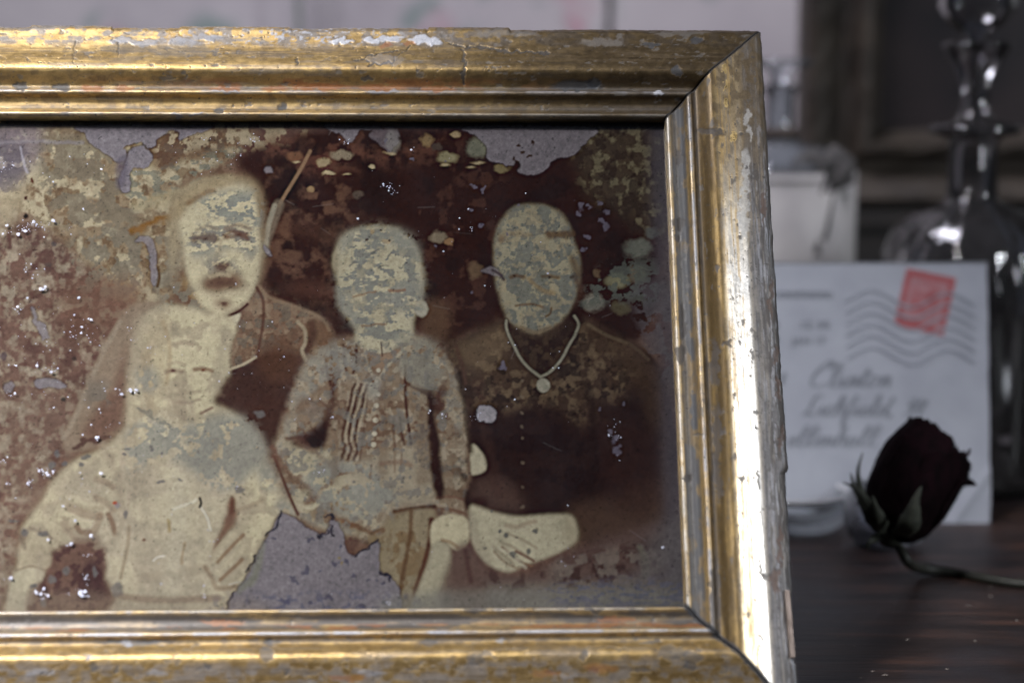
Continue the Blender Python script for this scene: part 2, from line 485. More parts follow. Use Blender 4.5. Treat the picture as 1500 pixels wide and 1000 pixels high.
    def blot(x, y, rx, ry, c, mv, gv, a=0.9, d=0.0, soft=0.35):
        m = step(1 - np.hypot((wx - x) / rx, (wy - y) / ry), 0, soft) * a
        C(m, c, mv, gv); disp[:] += d * m
    def crack(pts, wd=0.8, a=0.9, c=DIRT, d=-0.0003):
        m = step(wd + 1.0 - line_dist(wx, wy, pts), 0, 1.0) * a
        C(m, c, 0.0, 0.6); disp[:] += d * m
    if kind == 'top':
        for x, y, rx, ry in ((545, 59, 14, 5), (572, 57, 22, 6), (620, 58, 26, 7), (638, 62, 12, 5), (500, 60, 22, 4), (488, 62, 8, 6), (967, 137, 9, 4)):
            blot(x, y, rx, ry, GESSO * 1.15, 0.0, 0.3, 1.0, 0.0002)
        for x, y, rx, ry in ((180, 60, 30, 6), (215, 63, 24, 7), (268, 62, 22, 8), (300, 55, 28, 5), (560, 134, 28, 4), (330, 134, 26, 4), (258, 168, 9, 4), (290, 167, 14, 2)):
            blot(x, y, rx, ry, GESSO * 0.62, 0.0, 0.4, 0.8, 0.00015)
        for x, y, rx, ry in ((330, 130, 28, 5), (400, 130, 24, 5), (445, 127, 22, 7), (480, 128, 34, 6), (560, 128, 40, 6), (600, 64, 14, 4), (565, 66, 10, 4), (640, 130, 30, 4), (182, 130, 18, 6), (135, 130, 20, 6)):
            blot(x, y, rx, ry, BOLE, 0.05, 0.35, 0.75)
        blot(268, 75, 60, 12, TAUPE * 0.7, 0.2, 0.4, 0.6); blot(185, 72, 50, 8, TAUPE * 0.5, 0.1, 0.45, 0.6)
        for x, y, rx, ry in ((990, 104, 8, 8), (845, 126, 46, 9), (870, 122, 12, 8), (416, 157, 9, 8), (318, 163, 6, 6), (272, 109, 5, 4), (535, 115, 12, 5), (955, 65, 14, 4), (1020, 60, 12, 4), (90, 128, 16, 7), (30, 127, 10, 8)):
            blot(x, y, rx, ry, BLUEGREY * 0.45, 0.0, 0.5, 0.85, -0.0002)
        for x, y, rx, ry in ((880, 62, 40, 7), (740, 50, 60, 5), (1000, 50, 50, 4)):
            blot(x, y, rx, ry, TAUPE * 0.9, 0.1, 0.45, 0.6)
        crack([(678, 72), (679, 96), (677, 123)], 1.6); crack([(660, 66), (700, 69), (750, 76), (806, 78)], 0.9)
        crack([(530, 82), (545, 96), (570, 92), (585, 80), (600, 70)], 0.7); crack([(585, 72), (560, 78), (520, 88)], 0.7)
        crack([(110, 62), (110, 90)], 1.3, 0.5); crack([(170, 65), (171, 82)], 0.8, 0.6); crack([(436, 86), (437, 96)], 0.8)
        blot(565, 88, 34, 9, GESSO * 0.45, 0.0, 0.5, 0.55)
        # flaked outer edge: the gilding stands a little proud in places
        ex = np.zeros(PX.shape)
        for x0, x1, e in ((44, 166, 0.00065), (262, 428, 0.0006), (480, 626, 0.00035), (626, 748, 0.00085), (810, 1100, 0.0002)):
            ex += e * step(PX, x0, x0 + 3) * step(x1 - PX, 0, 3)
        ex += (fbm(la / 8, la * 0, 3, 3) - 0.5) * 0.00035
        Wd = W + ex * step(W, 0.0290, 0.0312)
        C(step(W, 0.0318, 0.0330) * (0.6 + 0.4 * step(PX, 500, 560)) * (1 - step(PX, 470, 484) * step(628 - PX, 0, 4)), DIRT * 2.2, 0.0, 0.6)
        C(step(W, 0.0322, 0.0332) * step(PX, 476, 484) * step(628 - PX, 0, 4) * step(fbm(la / 7, ac / 7, 8, 3), 0.30, 0.36), GESSO * 1.5, 0.0, 0.5)  # bare gesso chip, whitened with the light caught on the top face
    elif kind == 'right':
        for x, y, rx, ry in ((1094, 172, 5, 14), (1098, 195, 4, 16), (1093, 250, 7, 40), (1090, 310, 8, 50)):
            blot(x, y, rx, ry, SILV * 1.0, 0.2, 0.3, 0.7, 0.00003)
        for x, y, rx, ry in ((1066, 503, 8, 6), (1035, 192, 18, 7), (1050, 194, 8, 8), (1086, 196, 6, 4), (1107, 258, 6, 9), (1094, 246, 4, 4), (1052, 392, 6, 7), (1083, 347, 4, 5), (1047, 530, 9, 42), (1050, 640, 8, 60), (1052, 700, 8, 40), (1024, 636, 9, 4), (1047, 870, 10, 60), (1008, 700, 6, 8), (997, 520, 9, 16), (994, 330, 10, 12), (992, 350, 7, 7), (995, 232, 9, 14), (1000, 470, 8, 30)):
            blot(x, y, rx, ry, DIRT * 1.6, 0.0, 0.5, 0.8, -0.00015)
        for x, y, rx, ry in ((1136, 520, 5, 18), (1139, 565, 4, 26), (1142, 640, 4, 24), (1130, 440, 4, 40), (1120, 300, 4, 30), (1143, 800, 5, 40), (1136, 850, 8, 22)):
            blot(x, y, rx, ry, np.array([0.10, 0.06, 0.045]), 0.0, 0.5, 0.75, -0.0003)
        for y0, x0 in ((560, 1112), (690, 1110), (820, 1114)):
            crack([(x0, y0), (x0 + 1.5, y0 + 26)], 0.5, 0.6, TAUPE * 0.5)
        ex = (fbm(la / 22, la * 0, 4, 4) - 0.5) * 0.0006
        ex += -0.0005 * step(PY, 690, 694) + 0.0003 * step(PY, 556, 560) * step(690 - PY, 0, 5) - 0.0004 * step(PY, 865, 868) * step(972 - PY, 0, 3)
        Wd = W + ex * step(W, 0.0285, 0.0312)
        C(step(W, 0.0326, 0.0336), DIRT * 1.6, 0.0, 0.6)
        # burnished marks near the mitre
        for x, y, rx, ry in ((1060, 100, 3, 8), (1062, 125, 3, 10), (1064, 150, 3, 8), (1076, 200, 3, 10)):
            blot(x, y, rx, ry, GOLD * 1.7, 1.0, 0.12, 0.9)
    elif kind == 'bottom':
        for x, y, rx, ry in ((390, 958, 14, 13), (392, 940, 7, 6), (698, 965, 17, 14), (985, 955, 30, 12), (1015, 962, 22, 10), (1010, 975, 12, 8), (139, 977, 7, 7), (172, 980, 5, 8), (302, 975, 7, 6), (940, 980, 18, 6), (630, 940, 16, 8), (857, 958, 8, 12), (955, 940, 20, 4), (200, 940, 60, 6), (130, 963, 8, 4), (420, 984, 6, 6)):
            blot(x, y, rx, ry, BLUEGREY * 0.6, 0.0, 0.5, 0.75, -0.0002)
        for x, y, rx, ry in ((185, 940, 10, 7), (188, 895, 10, 5), (230, 986, 20, 6), (130, 962, 7, 4), (830, 990, 18, 5), (545, 985, 30, 5), (60, 985, 30, 5), (735, 938, 9, 4)):
            blot(x, y, rx, ry, GESSO * 0.7, 0.0, 0.4, 0.7, 0.0001)
        for x, y, rx, ry in ((880, 978, 30, 8), (800, 985, 26, 6), (510, 992, 34, 5), (905, 906, 34, 5), (325, 912, 40, 4)):
            blot(x, y, rx, ry, BOLE * 1.1, 0.1, 0.35, 0.6)
        crack([(225, 938), (262, 943), (290, 940)], 0.5, 0.5); crack([(525, 951), (545, 962)], 0.7, 0.5); crack([(870, 948), (920, 949)], 0.8, 0.7)
        crack([(60, 990), (90, 975)], 0.8, 0.6)
        for x in (690, 700, 870, 930, 560): blot(x, 893, 14, 5, DIRT * 1.5, 0.0, 0.5, 0.8)
        Wd = W
    else:
        Wd = W
    # dirty mitre joints
    jd = np.minimum(np.abs(Lg - a0), np.abs(a1 - Lg))
    jw = 0.0004 if kind in ('top',) else 0.0005
    C(step(jw + 0.0006 * n2 - jd, 0, 0.0004), DIRT * 0.8, 0.0, 0.6)
    if kind in ('bottom', 'right'):
        C(step(0.0018 * n2 + 0.0009 - np.abs(Lg - (a1 if kind == 'bottom' else a0)), 0, 0.0008) * 0.8, BLUEGREY * 0.5, 0.1, 0.5)
    disp -= step(0.0005 - jd, 0, 0.0005) * 0.0004
    face = step(Hh, -0.001, 0.0015)
    V = pos(Wd, Hh + disp * face)
    fc = grid_faces(n, nw)
    if kind in ('bottom', 'right'): fc = fc[:, ::-1]
    if kind == 'top': pass
    me = new_mesh('rail', V.reshape(-1, 3), fc)
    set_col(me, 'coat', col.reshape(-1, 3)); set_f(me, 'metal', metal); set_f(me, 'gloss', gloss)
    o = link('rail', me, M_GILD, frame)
    return o

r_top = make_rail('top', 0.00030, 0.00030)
r_right = make_rail('right', 0.00028, 0.00030)
r_bottom = make_rail('bottom', 0.00030, 0.00032)
r_left = make_rail('left', 0.0008, 0.0012)
r_top['label'] = 'top rail with flaked white gesso along its outer edge'
r_right['label'] = 'right rail rubbed to silver and shining in the light'
r_bottom['label'] = 'bottom rail with dark spots and caught light painted along its rib'

# loose splinter on the outer right edge
sv = fw(np.array([0.0298, 0.0312, 0.0318, 0.0304, 0.0298, 0.0310, 0.0316, 0.0304]),
        np.array([hit_rel(1145, 868, 0.0).dot(FU) - A_REL.dot(FU)] * 2 + [hit_rel(1150, 965, 0.0).dot(FU) - A_REL.dot(FU)] * 2 + [hit_rel(1145, 872, 0.0).dot(FU) - A_REL.dot(FU)] * 2 + [hit_rel(1150, 968, 0.0).dot(FU) - A_REL.dot(FU)] * 2),
        np.array([0.0050, 0.0047, 0.0045, 0.0049, -0.004, -0.004, -0.004, -0.004]))
me = new_mesh('splinter', sv, [(0, 1, 2, 3), (7, 6, 5, 4), (0, 4, 5, 1), (1, 5, 6, 2), (2, 6, 7, 3), (3, 7, 4, 0)], False)
link('splinter', me, mottled('bare_gesso_splinter', (0.16, 0.12, 0.10), (0.30, 0.24, 0.21), 400, 0.7, stretch=(1, 1, 0.2)), frame)
# ------------------------------------------------------------------ the photograph behind the glass
X0, X1, Y0, Y1 = -200, 1030, 160, 915
XX, YY = np.meshgrid(np.arange(X0, X1, 1.0), np.arange(Y0, Y1, 1.0))
IMG = np.empty(XX.shape + (3,))
WX = XX + 5 * (fbm(XX / 10, YY / 10, 201, 3) - 0.5) * 2; WY = YY + 5 * (fbm(XX / 10, YY / 10, 202, 3) - 0.5) * 2
RELIEF = np.zeros(XX.shape)

DK = (58, 29, 23); DK2 = (72, 42, 34); BR = (104, 76, 61); MB = (128, 103, 82); TAN = (148, 134, 108)
CRM = (180, 167, 128); GRY = (134, 131, 118); LIL = (122, 114, 120); OCH = (140, 104, 56)

def box(pts, pad):
    p = np.array(pts, float)
    a = int(max(0, p[:, 0].min() - pad - X0)); b = int(min(XX.shape[1], p[:, 0].max() + pad - X0 + 1))
    c = int(max(0, p[:, 1].min() - pad - Y0)); d = int(min(XX.shape[0], p[:, 1].max() + pad - Y0 + 1))
    return slice(c, d), slice(a, b)

def lay(sl, m, c):
    c = srgb(c) if not isinstance(c, np.ndarray) else c
    IMG[sl] = IMG[sl] * (1 - m[..., None]) + c * m[..., None]

def mask(pts, blur=1.0, warp=0.0, curve=True):
    if curve: pts = smooth_closed(pts)
    sl = box(pts, blur * 3 + 12)
    x, y = XX[sl], YY[sl]
    if warp: x = x + warp * (WX[sl] - XX[sl]) / 5; y = y + warp * (WY[sl] - YY[sl]) / 5
    return sl, gblur(in_poly(x, y, pts).astype(float), blur)

def poly(pts, c, blur=1.0, a=1.0, warp=0.0, curve=True):
    sl, m = mask(pts, blur, warp, curve); lay(sl, m * a, c)

def stroke(pts, wd, c, a=1.0, soft=1.0, warp=0.0, sm=True):
    if sm and len(pts) > 2:
        q = []
        P = [pts[0]] + list(pts) + [pts[-1]]
        for i in range(1, len(P) - 2):
            p0, p1, p2, p3 = [np.array(z, float) for z in P[i - 1:i + 3]]
            for k in range(5):
                t_ = k / 5; q.append(0.5 * ((2 * p1) + (-p0 + p2) * t_ + (2 * p0 - 5 * p1 + 4 * p2 - p3) * t_ * t_ + (-p0 + 3 * p1 - 3 * p2 + p3) * t_ ** 3))
        q.append(np.array(pts[-1], float)); pts = [tuple(z) for z in q]
    sl = box(pts, wd + 3 * soft + 6); x, y = XX[sl], YY[sl]
    if warp: x = x + warp * (WX[sl] - XX[sl]) / 5; y = y + warp * (WY[sl] - YY[sl]) / 5
    d = line_dist(x, y, pts)
    lay(sl, a * (1 - step(d, wd / 2 - soft / 2, wd / 2 + soft)), c)

def spot(x, y, rx, ry, c, a=1.0, soft=0.5, warp=1.0):
    sl = box([(x - rx, y - ry), (x + rx, y + ry)], 6)
    xx = XX[sl] + warp * (WX[sl] - XX[sl]) / 2; yy = YY[sl] + warp * (WY[sl] - YY[sl]) / 2
    lay(sl, a * step(1 - np.hypot((xx - x) / rx, (yy - y) / ry), 0, soft), c)

def mottle(pts, c, thr, scale=11.0, a=0.8, seed=1, soft=0.03, blur=6, flat=1.0):
    sl, m = mask(pts, blur)
    nz = fbm(XX[sl] / (scale * 1.5), YY[sl] / (scale * 1.5 * flat), seed, 5, 0.58)
    lay(sl, a * m * step(nz, thr, thr + soft), c)

def clouds(pts, c, lo, hi, scale, a, seed, blur=8):
    sl, m = mask(pts, blur)
    lay(sl, a * m * step(fbm(XX[sl] / scale, YY[sl] / scale, seed, 4), lo, hi), c)

ALL = [(X0, Y0), (X1, Y0), (X1, Y1), (X0, Y1)]
IMG[:] = srgb((100, 72, 60))
def full_clouds(c, lo, hi, scale, a, seed): IMG[:] = IMG * (1 - (a * step(fbm(XX / scale, YY / scale, seed, 5), lo, hi))[..., None]) + srgb(c) * (a * step(fbm(XX / scale, YY / scale, seed, 5), lo, hi))[..., None]
full_clouds((122, 96, 78), 0.45, 0.65, 30, 0.6, 301)
full_clouds((82, 52, 44), 0.50, 0.68, 16, 0.5, 302)
# foliage, left
LEFT = [(-190, 300), (60, 310), (120, 360), (170, 420), (230, 440), (190, 470), (140, 560), (90, 660), (30, 760), (0, 880), (-190, 890)]
poly(LEFT, (112, 86, 74), 14, 0.85)
clouds(LEFT, (150, 134, 110), 0.48, 0.70, 17, 0.8, 311, 14)
clouds(LEFT, (84, 58, 52), 0.48, 0.70, 24, 0.6, 312, 14)
clouds([(0, 560), (120, 570), (90, 640), (60, 720), (0, 860), (-100, 880), (-100, 580)], (118, 94, 80), 0.30, 0.55, 25, 0.7, 313, 16)
UPL = [(-190, 180), (330, 178), (345, 215), (300, 250), (262, 270), (262, 330), (255, 430), (190, 440), (130, 380), (60, 330), (0, 300), (-190, 300)]
poly(UPL, (142, 122, 92), 8, 0.9)
clouds(LEFT, (154, 138, 114), 0.46, 0.78, 10, 0.45, 316, 12); clouds(UPL, (100, 78, 58), 0.50, 0.76, 8, 0.55, 317)
clouds(UPL, (170, 155, 118), 0.44, 0.64, 20, 0.85, 321)
clouds(UPL, (104, 82, 60), 0.54, 0.66, 14, 0.7, 322)
mottle([(60, 200), (170, 205), (190, 270), (200, 330), (150, 345), (90, 330), (55, 260)], (118, 108, 90), 0.46, 15, 0.75, 323)
mottle([(120, 340), (250, 330), (260, 400), (220, 430), (130, 430), (100, 380)], (120, 111, 94), 0.47, 13, 0.8, 324)
mottle([(190, 200), (340, 195), (350, 225), (260, 280), (190, 300)], (116, 116, 100), 0.55, 9, 0.75, 325, flat=0.6)
poly([(-5, 262), (25, 240), (40, 262), (25, 320), (-10, 330)], (165, 148, 112), 8, 0.7)
poly([(225, 185), (360, 185), (330, 215), (270, 235), (235, 250), (215, 225)], (92, 64, 48), 6, 0.75, 4)
clouds([(225, 185), (440, 182), (440, 212), (370, 225), (300, 215), (240, 230)], (160, 142, 108), 0.48, 0.58, 12, 0.85, 326, 4)
stroke([(195, 338), (215, 328), (240, 318), (275, 302), (310, 285)], 9, (128, 90, 42), 0.8, 5, 5)
stroke([(200, 300), (260, 285), (330, 262)], 14, (164, 146, 104), 0.6, 8, 5)
poly([(100, 410), (210, 410), (200, 455), (120, 500), (90, 470)], (112, 80, 64), 10, 0.6)
# dark ground behind the sitters
BG = [(345, 235), (372, 215), (430, 205), (480, 190), (960, 185), (975, 300), (965, 420), (930, 500), (880, 480), (850, 470), (700, 485), (660, 505), (640, 500), (610, 480), (500, 490), (480, 470), (430, 445), (390, 425), (388, 340), (372, 270)]
poly(BG, DK, 5, 1.0, 4)
clouds([(385, 250), (500, 240), (520, 330), (495, 360), (490, 450), (430, 440), (392, 400)], (108, 78, 60), 0.42, 0.72, 20, 0.8, 331, 12)
clouds([(385, 205), (640, 185), (630, 230), (470, 250), (400, 240)], (104, 68, 52), 0.40, 0.68, 18, 0.8, 332, 10)
clouds([(600, 230), (730, 230), (720, 480), (640, 490), (610, 440)], (84, 54, 42), 0.60, 0.72, 26, 0.6, 333)
clouds(BG, (40, 22, 20), 0.46, 0.70, 30, 0.6, 334)
stroke([(400, 330), (440, 330), (480, 345)], 20, (96, 66, 50), 0.35, 14, 5)
poly([(500, 430), (480, 435), (440, 432), (405, 420), (430, 410), (470, 412)], (92, 60, 48), 7, 0.7)
poly([(620, 445), (650, 440), (660, 460), (650, 500), (620, 490)], (104, 80, 60), 7, 0.7)
RT = [(845, 190), (985, 185), (985, 330), (940, 335), (900, 300), (860, 280), (845, 235)]
poly(RT, (80, 66, 50), 10, 0.9, 5)
clouds(RT, (124, 114, 86), 0.46, 0.68, 12, 0.75, 341); clouds(RT, (58, 42, 34), 0.50, 0.62, 16, 0.7, 342)
# bright out-of-focus leaves with soft lower rims
for x, y, rx, ry, c in ((430, 228, 16, 10, (120, 84, 60)), (475, 236, 14, 8, (160, 138, 96)), (500, 225, 24, 9, (138, 122, 96)), (545, 242, 7, 4, (170, 150, 108)), (482, 252, 12, 4, (172, 152, 108)),
                        (575, 205, 14, 24, (126, 120, 108)), (625, 205, 12, 13, (142, 116, 76)), (655, 230, 20, 13, (140, 130, 92)), (668, 195, 10, 6, (158, 134, 92)), (700, 215, 22, 22, (120, 120, 100)),
                        (735, 245, 16, 8, (126, 112, 76)), (642, 345, 18, 11, (126, 112, 90)), (658, 352, 8, 6, (140, 106, 72)), (695, 395, 14, 16, (110, 88, 66)), (870, 442, 22, 17, (126, 122, 108)),
                        (935, 362, 28, 18, (112, 114, 102)), (905, 410, 24, 16, (126, 122, 92)), (935, 400, 20, 18, (108, 100, 84)), (875, 400, 8, 8, (104, 84, 62)), (455, 275, 8, 4, (150, 118, 78)), (525, 285, 12, 8, (92, 78, 66)),
                        (745, 385, 8, 6, (98, 78, 58)), (425, 375, 22, 14, (98, 70, 54)), (640, 215, 10, 8, (80, 66, 56)), (720, 330, 14, 10, (70, 46, 40)), (910, 450, 18, 14, (92, 84, 62)), (955, 340, 14, 10, (96, 96, 90))):
    spot(x, y, rx, ry, c, 0.9, 0.55, 1.6)
for x, y, rx, ry in ((434, 236, 9, 3), (480, 250, 9, 3), (574, 224, 9, 3), (653, 241, 11, 3), (546, 244, 6, 2), (700, 237, 14, 3), (690, 243, 10, 3), (570, 222, 12, 3), (508, 254, 8, 2)):
    spot(x, y, rx, ry, (178, 158, 112), 0.8, 0.9, 0.8)
mottle([(890, 385), (960, 380), (965, 440), (900, 440), (850, 450), (855, 425)], (92, 96, 88), 0.5, 8, 0.8, 345)
# thin pale rod
stroke([(454, 220), (438, 250), (416, 286), (408, 300)], 4, (140, 108, 78), 0.9, 2)
stroke([(408, 298), (398, 325), (388, 352), (386, 368)], 13, (122, 108, 90), 0.75, 5)
stroke([(402, 300), (392, 332), (388, 365)], 6, (150, 140, 116), 0.8, 3)
poly([(378, 268), (384, 300), (388, 345), (380, 350), (374, 310)], (92, 62, 48), 3, 0.8)
# ---- man
HEAD = [(266, 350), (262, 325), (272, 300), (292, 285), (318, 272), (345, 268), (366, 276), (377, 300), (380, 330), (381, 365), (378, 400), (372, 425), (362, 440), (345, 452), (322, 462), (300, 452), (282, 430), (272, 398)]
poly([(245, 300), (262, 275), (300, 258), (345, 255), (370, 262), (384, 285), (388, 330), (386, 380), (376, 420), (380, 300), (320, 280), (270, 310), (262, 360), (250, 400)], (150, 132, 98), 5, 0.9)
poly(HEAD, CRM, 3.6, 1.0)
poly([(262, 320), (275, 300), (300, 286), (330, 272), (345, 262), (320, 262), (285, 275), (258, 295)], (158, 136, 96), 4, 0.8)
stroke([(276, 296), (300, 282), (312, 278)], 5, (128, 96, 62), 0.6, 5)
mottle([(295, 288), (372, 280), (380, 330), (350, 330), (300, 312)], (130, 130, 118), 0.46, 9, 0.95, 351, flat=0.55)
mottle([(280, 330), (372, 328), (376, 360), (370, 380), (340, 360), (300, 375), (278, 370)], (126, 123, 112), 0.45, 9, 0.9, 352, flat=0.6)
stroke([(284, 348), (298, 345), (314, 347)], 8, (104, 84, 72), 0.75, 7, 4); stroke([(331, 343), (345, 341), (360, 345)], 7, (106, 74, 58), 0.8, 6, 4)
spot(300, 348, 8, 4, (82, 56, 50), 0.55, 1.0); spot(350, 344, 8, 4, (80, 48, 38), 0.65, 1.0); spot(338, 342, 6, 3, (150, 134, 112), 0.7, 0.8)
stroke([(288, 336), (302, 330), (318, 334)], 4, (136, 120, 96), 0.6, 4); stroke([(330, 333), (348, 328), (366, 334)], 4, (132, 108, 84), 0.6, 4)
stroke([(324, 350), (318, 370), (312, 384)], 4, (150, 134, 104), 0.6, 5)
mottle([(300, 376), (325, 374), (345, 384), (350, 400), (320, 402), (300, 398)], (120, 114, 104), 0.44, 8, 0.8, 358)
poly([(314, 386), (320, 382), (334, 383), (339, 389), (330, 395), (318, 393)], (88, 58, 48), 3, 0.8, 5)
poly([(288, 418), (298, 406), (314, 399), (330, 398), (346, 401), (360, 411), (364, 420), (350, 419), (340, 422), (326, 426), (310, 424), (298, 422)], (106, 74, 60), 6, 0.9, 9)
poly([(300, 414), (314, 408), (330, 407), (346, 411), (340, 418), (312, 420)], (74, 48, 42), 4.5, 0.65, 8)
stroke([(308, 404), (322, 400), (336, 402)], 4, (158, 140, 106), 0.7, 3)
poly([(310, 440), (326, 434), (342, 440), (336, 450), (318, 450)], (122, 94, 74), 4, 0.75, 4); spot(328, 443, 9, 4, (92, 64, 54), 0.7, 0.8)
poly([(270, 400), (284, 425), (292, 440), (278, 436), (264, 415)], (150, 124, 82), 4, 0.6)
mottle([(235, 420), (275, 415), (300, 450), (275, 470), (240, 460)], (120, 112, 96), 0.46, 9, 0.8, 353)
# coat
COAT = [(378, 416), (392, 430), (430, 445), (468, 462), (482, 480), (487, 508), (460, 515), (438, 545), (418, 590), (405, 650), (384, 655), (362, 622), (340, 604), (312, 589), (324, 560), (334, 540), (332, 505), (340, 480), (356, 455), (370, 438)]
poly(COAT, (122, 97, 77), 2.6); clouds(COAT, (146, 124, 98), 0.5, 0.62, 14, 0.5, 356); clouds(COAT, (92, 66, 52), 0.5, 0.62, 11, 0.5, 357)
mottle(COAT, (104, 96, 84), 0.52, 9, 0.6, 354)
poly([(332, 541), (352, 536), (378, 522), (400, 512), (440, 522), (444, 532), (425, 575), (410, 625), (404, 652), (384, 656), (362, 622), (340, 604), (312, 589), (324, 560)], (68, 42, 36), 3, 0.95, 2)
poly([(382, 500), (430, 500), (444, 528), (420, 560), (385, 550)], (92, 62, 46), 7, 0.75, 4)
poly([(445, 492), (450, 470), (470, 468), (484, 480), (486, 505), (462, 512), (452, 522)], (112, 84, 62), 3, 0.9)
stroke([(450, 510), (458, 490), (456, 472)], 8, (72, 44, 36), 0.6, 6)
stroke([(436, 470), (446, 482), (447, 500), (442, 512), (448, 526)], 4, (158, 140, 108), 0.75, 2.5)
stroke([(336, 539), (356, 532), (375, 521)], 3.2, (160, 144, 112), 0.95, 1.2)
stroke([(376, 420), (385, 440), (385, 470), (380, 500), (377, 520)], 3.4, (88, 58, 47), 0.75, 2.6)
stroke([(380, 418), (394, 434), (430, 447), (470, 464), (482, 482)], 3, (142, 120, 92), 0.45, 3)
poly([(338, 462), (352, 458), (348, 470), (342, 478), (334, 472)], (176, 164, 132), 1.2)
stroke([(362, 444), (350, 454), (334, 461)], 3, (86, 58, 48), 0.9, 1.5); stroke([(330, 464), (336, 474), (346, 480)], 3.4, (90, 62, 50), 0.8, 2)
# left sleeve of the man behind the smallest child
SLV = [(188, 450), (215, 440), (245, 450), (215, 480), (195, 520), (185, 580), (180, 620), (150, 650), (110, 660), (90, 648), (110, 600), (135, 550), (158, 495)]
poly(SLV, (138, 118, 96), 3, 0.9); poly([(188, 500), (200, 520), (188, 560), (184, 610), (160, 640), (118, 640), (140, 600), (168, 560)], (104, 74, 64), 6, 0.75, 3)
stroke([(175, 470), (150, 515), (128, 565), (108, 612), (92, 640)], 6, (150, 132, 108), 0.55, 4)
stroke([(110, 655), (125, 645), (165, 640)], 6, (82, 56, 50), 0.8, 4, 6)
# ---- smallest child in the pale dress
BODY = [(196, 500), (205, 470), (230, 450), (262, 446), (300, 455), (335, 470), (345, 480), (337, 500), (334, 530), (332, 548), (322, 562), (312, 588), (334, 600), (356, 616), (374, 640), (390, 675), (410, 710), (432, 748), (408, 752), (398, 775), (384, 792), (366, 835), (345, 868), (330, 900), (30, 900), (20, 870), (28, 812), (30, 800), (44, 780), (30, 775), (52, 745), (60, 735), (72, 712), (90, 690), (112, 672), (150, 655), (182, 628), (186, 600), (188, 560)]
poly(BODY, CRM, 4.2)
poly([(330, 460), (345, 478), (332, 510), (334, 550), (300, 470)], CRM, 3)
clouds(BODY, (156, 140, 112), 0.42, 0.60, 44, 0.7, 361); clouds(BODY, (142, 124, 100), 0.52, 0.66, 24, 0.5, 362)
poly([(120, 690), (330, 690), (340, 770), (320, 880), (140, 885), (110, 800)], (164, 150, 124), 14, 0.5)
# its face
poly([(210, 500), (225, 470), (248, 462), (245, 520), (240, 575), (215, 580), (205, 550)], (166, 146, 108), 5, 0.5)
stroke([(238, 470), (247, 500), (248, 530), (243, 560)], 4, (160, 134, 96), 0.55, 4)
stroke([(244, 543), (256, 541), (266, 543)], 4, (130, 104, 86), 0.6, 4, 2); spot(253, 542, 6, 4, (98, 66, 58), 0.8, 0.8); stroke([(284, 540), (298, 538), (310, 542)], 4, (126, 94, 70), 0.7, 3, 1); spot(297, 540, 7, 3.4, (112, 72, 50), 0.8, 0.8)
stroke([(245, 532), (258, 529), (270, 533)], 3, (158, 140, 110), 0.6, 3)
stroke([(254, 503), (268, 500), (282, 502)], 5, (150, 130, 104), 0.7, 4); stroke([(268, 575), (280, 573), (292, 572)], 3, (150, 132, 104), 0.6, 3)
stroke([(258, 588), (274, 589), (292, 584)], 3, (142, 120, 98), 0.6, 3, 2); stroke([(294, 604), (302, 600), (310, 596)], 3, (120, 86, 74), 0.7, 2.5)
# sleeves and folds
BRN = [(36, 905), (38, 875), (62, 838), (74, 808), (86, 800), (100, 795), (125, 790), (150, 800), (156, 825), (152, 845), (160, 860), (170, 880), (120, 905)]
poly(BRN, (104, 76, 66), 3.5, 0.95, 4)
clouds(BRN, (80, 54, 52), 0.48, 0.6, 12, 0.8, 363)
poly([(122, 825), (142, 820), (152, 850), (158, 872), (140, 880), (122, 860)], (74, 50, 50), 5, 0.8, 5)
poly([(40, 812), (38, 800), (62, 798), (74, 812), (72, 828), (56, 832), (28, 828)], (158, 142, 112), 2, 0.9)
poly([(10, 905), (12, 860), (24, 835), (40, 828), (60, 832), (60, 850), (44, 852), (38, 880), (34, 905)], (170, 158, 126), 2.5, 1.0)
stroke([(24, 834), (45, 828), (64, 834)], 2.5, (132, 112, 90), 0.7, 2)
stroke([(36, 800), (30, 780), (46, 772), (62, 776), (74, 788)], 4, (120, 104, 88), 0.7, 4, 5)
for P, w_, c, a_ in (([(60, 742), (90, 733), (110, 738), (125, 745), (148, 742)], 6, (150, 132, 104), 0.6), ([(100, 742), (125, 752), (145, 755)], 10, (142, 120, 96), 0.7), ([(140, 700), (155, 705), (165, 712)], 8, (138, 114, 92), 0.65), ([(140, 728), (155, 735), (165, 745)], 8, (142, 120, 96), 0.65),
                     ([(158, 752), (164, 765), (168, 780)], 6, (118, 90, 72), 0.75), ([(146, 752), (142, 765), (138, 775)], 8, (140, 116, 92), 0.6), ([(112, 770), (118, 778), (130, 778)], 7, (116, 88, 72), 0.7), ([(180, 660), (176, 720), (180, 760), (190, 720)], 5, (162, 144, 118), 0.6),
                     ([(188, 770), (186, 800), (176, 845)], 2.2, (138, 118, 92), 0.8), ([(200, 660), (198, 700), (196, 740)], 3, (150, 134, 108), 0.6), ([(140, 800), (165, 790), (180, 760)], 6, (150, 134, 108), 0.6), ([(176, 872), (230, 878), (320, 875)], 8, (136, 110, 88), 0.65), ([(210, 845), (260, 840), (300, 830)], 12, (148, 128, 102), 0.4),
                     ([(340, 690), (346, 700), (352, 680), (360, 660)], 4, (138, 116, 92), 0.55), ([(350, 745), (370, 738), (384, 731)], 5, (146, 124, 96), 0.6)):
    stroke(P, w_, c, a_, 4)
poly([(336, 725), (344, 735), (346, 760), (338, 775), (326, 790), (314, 812), (308, 825), (312, 800), (322, 775), (330, 750)], (112, 78, 62), 3, 0.9, 3)
poly([(338, 725), (344, 730), (342, 748), (336, 752)], (92, 60, 46), 2, 0.8)
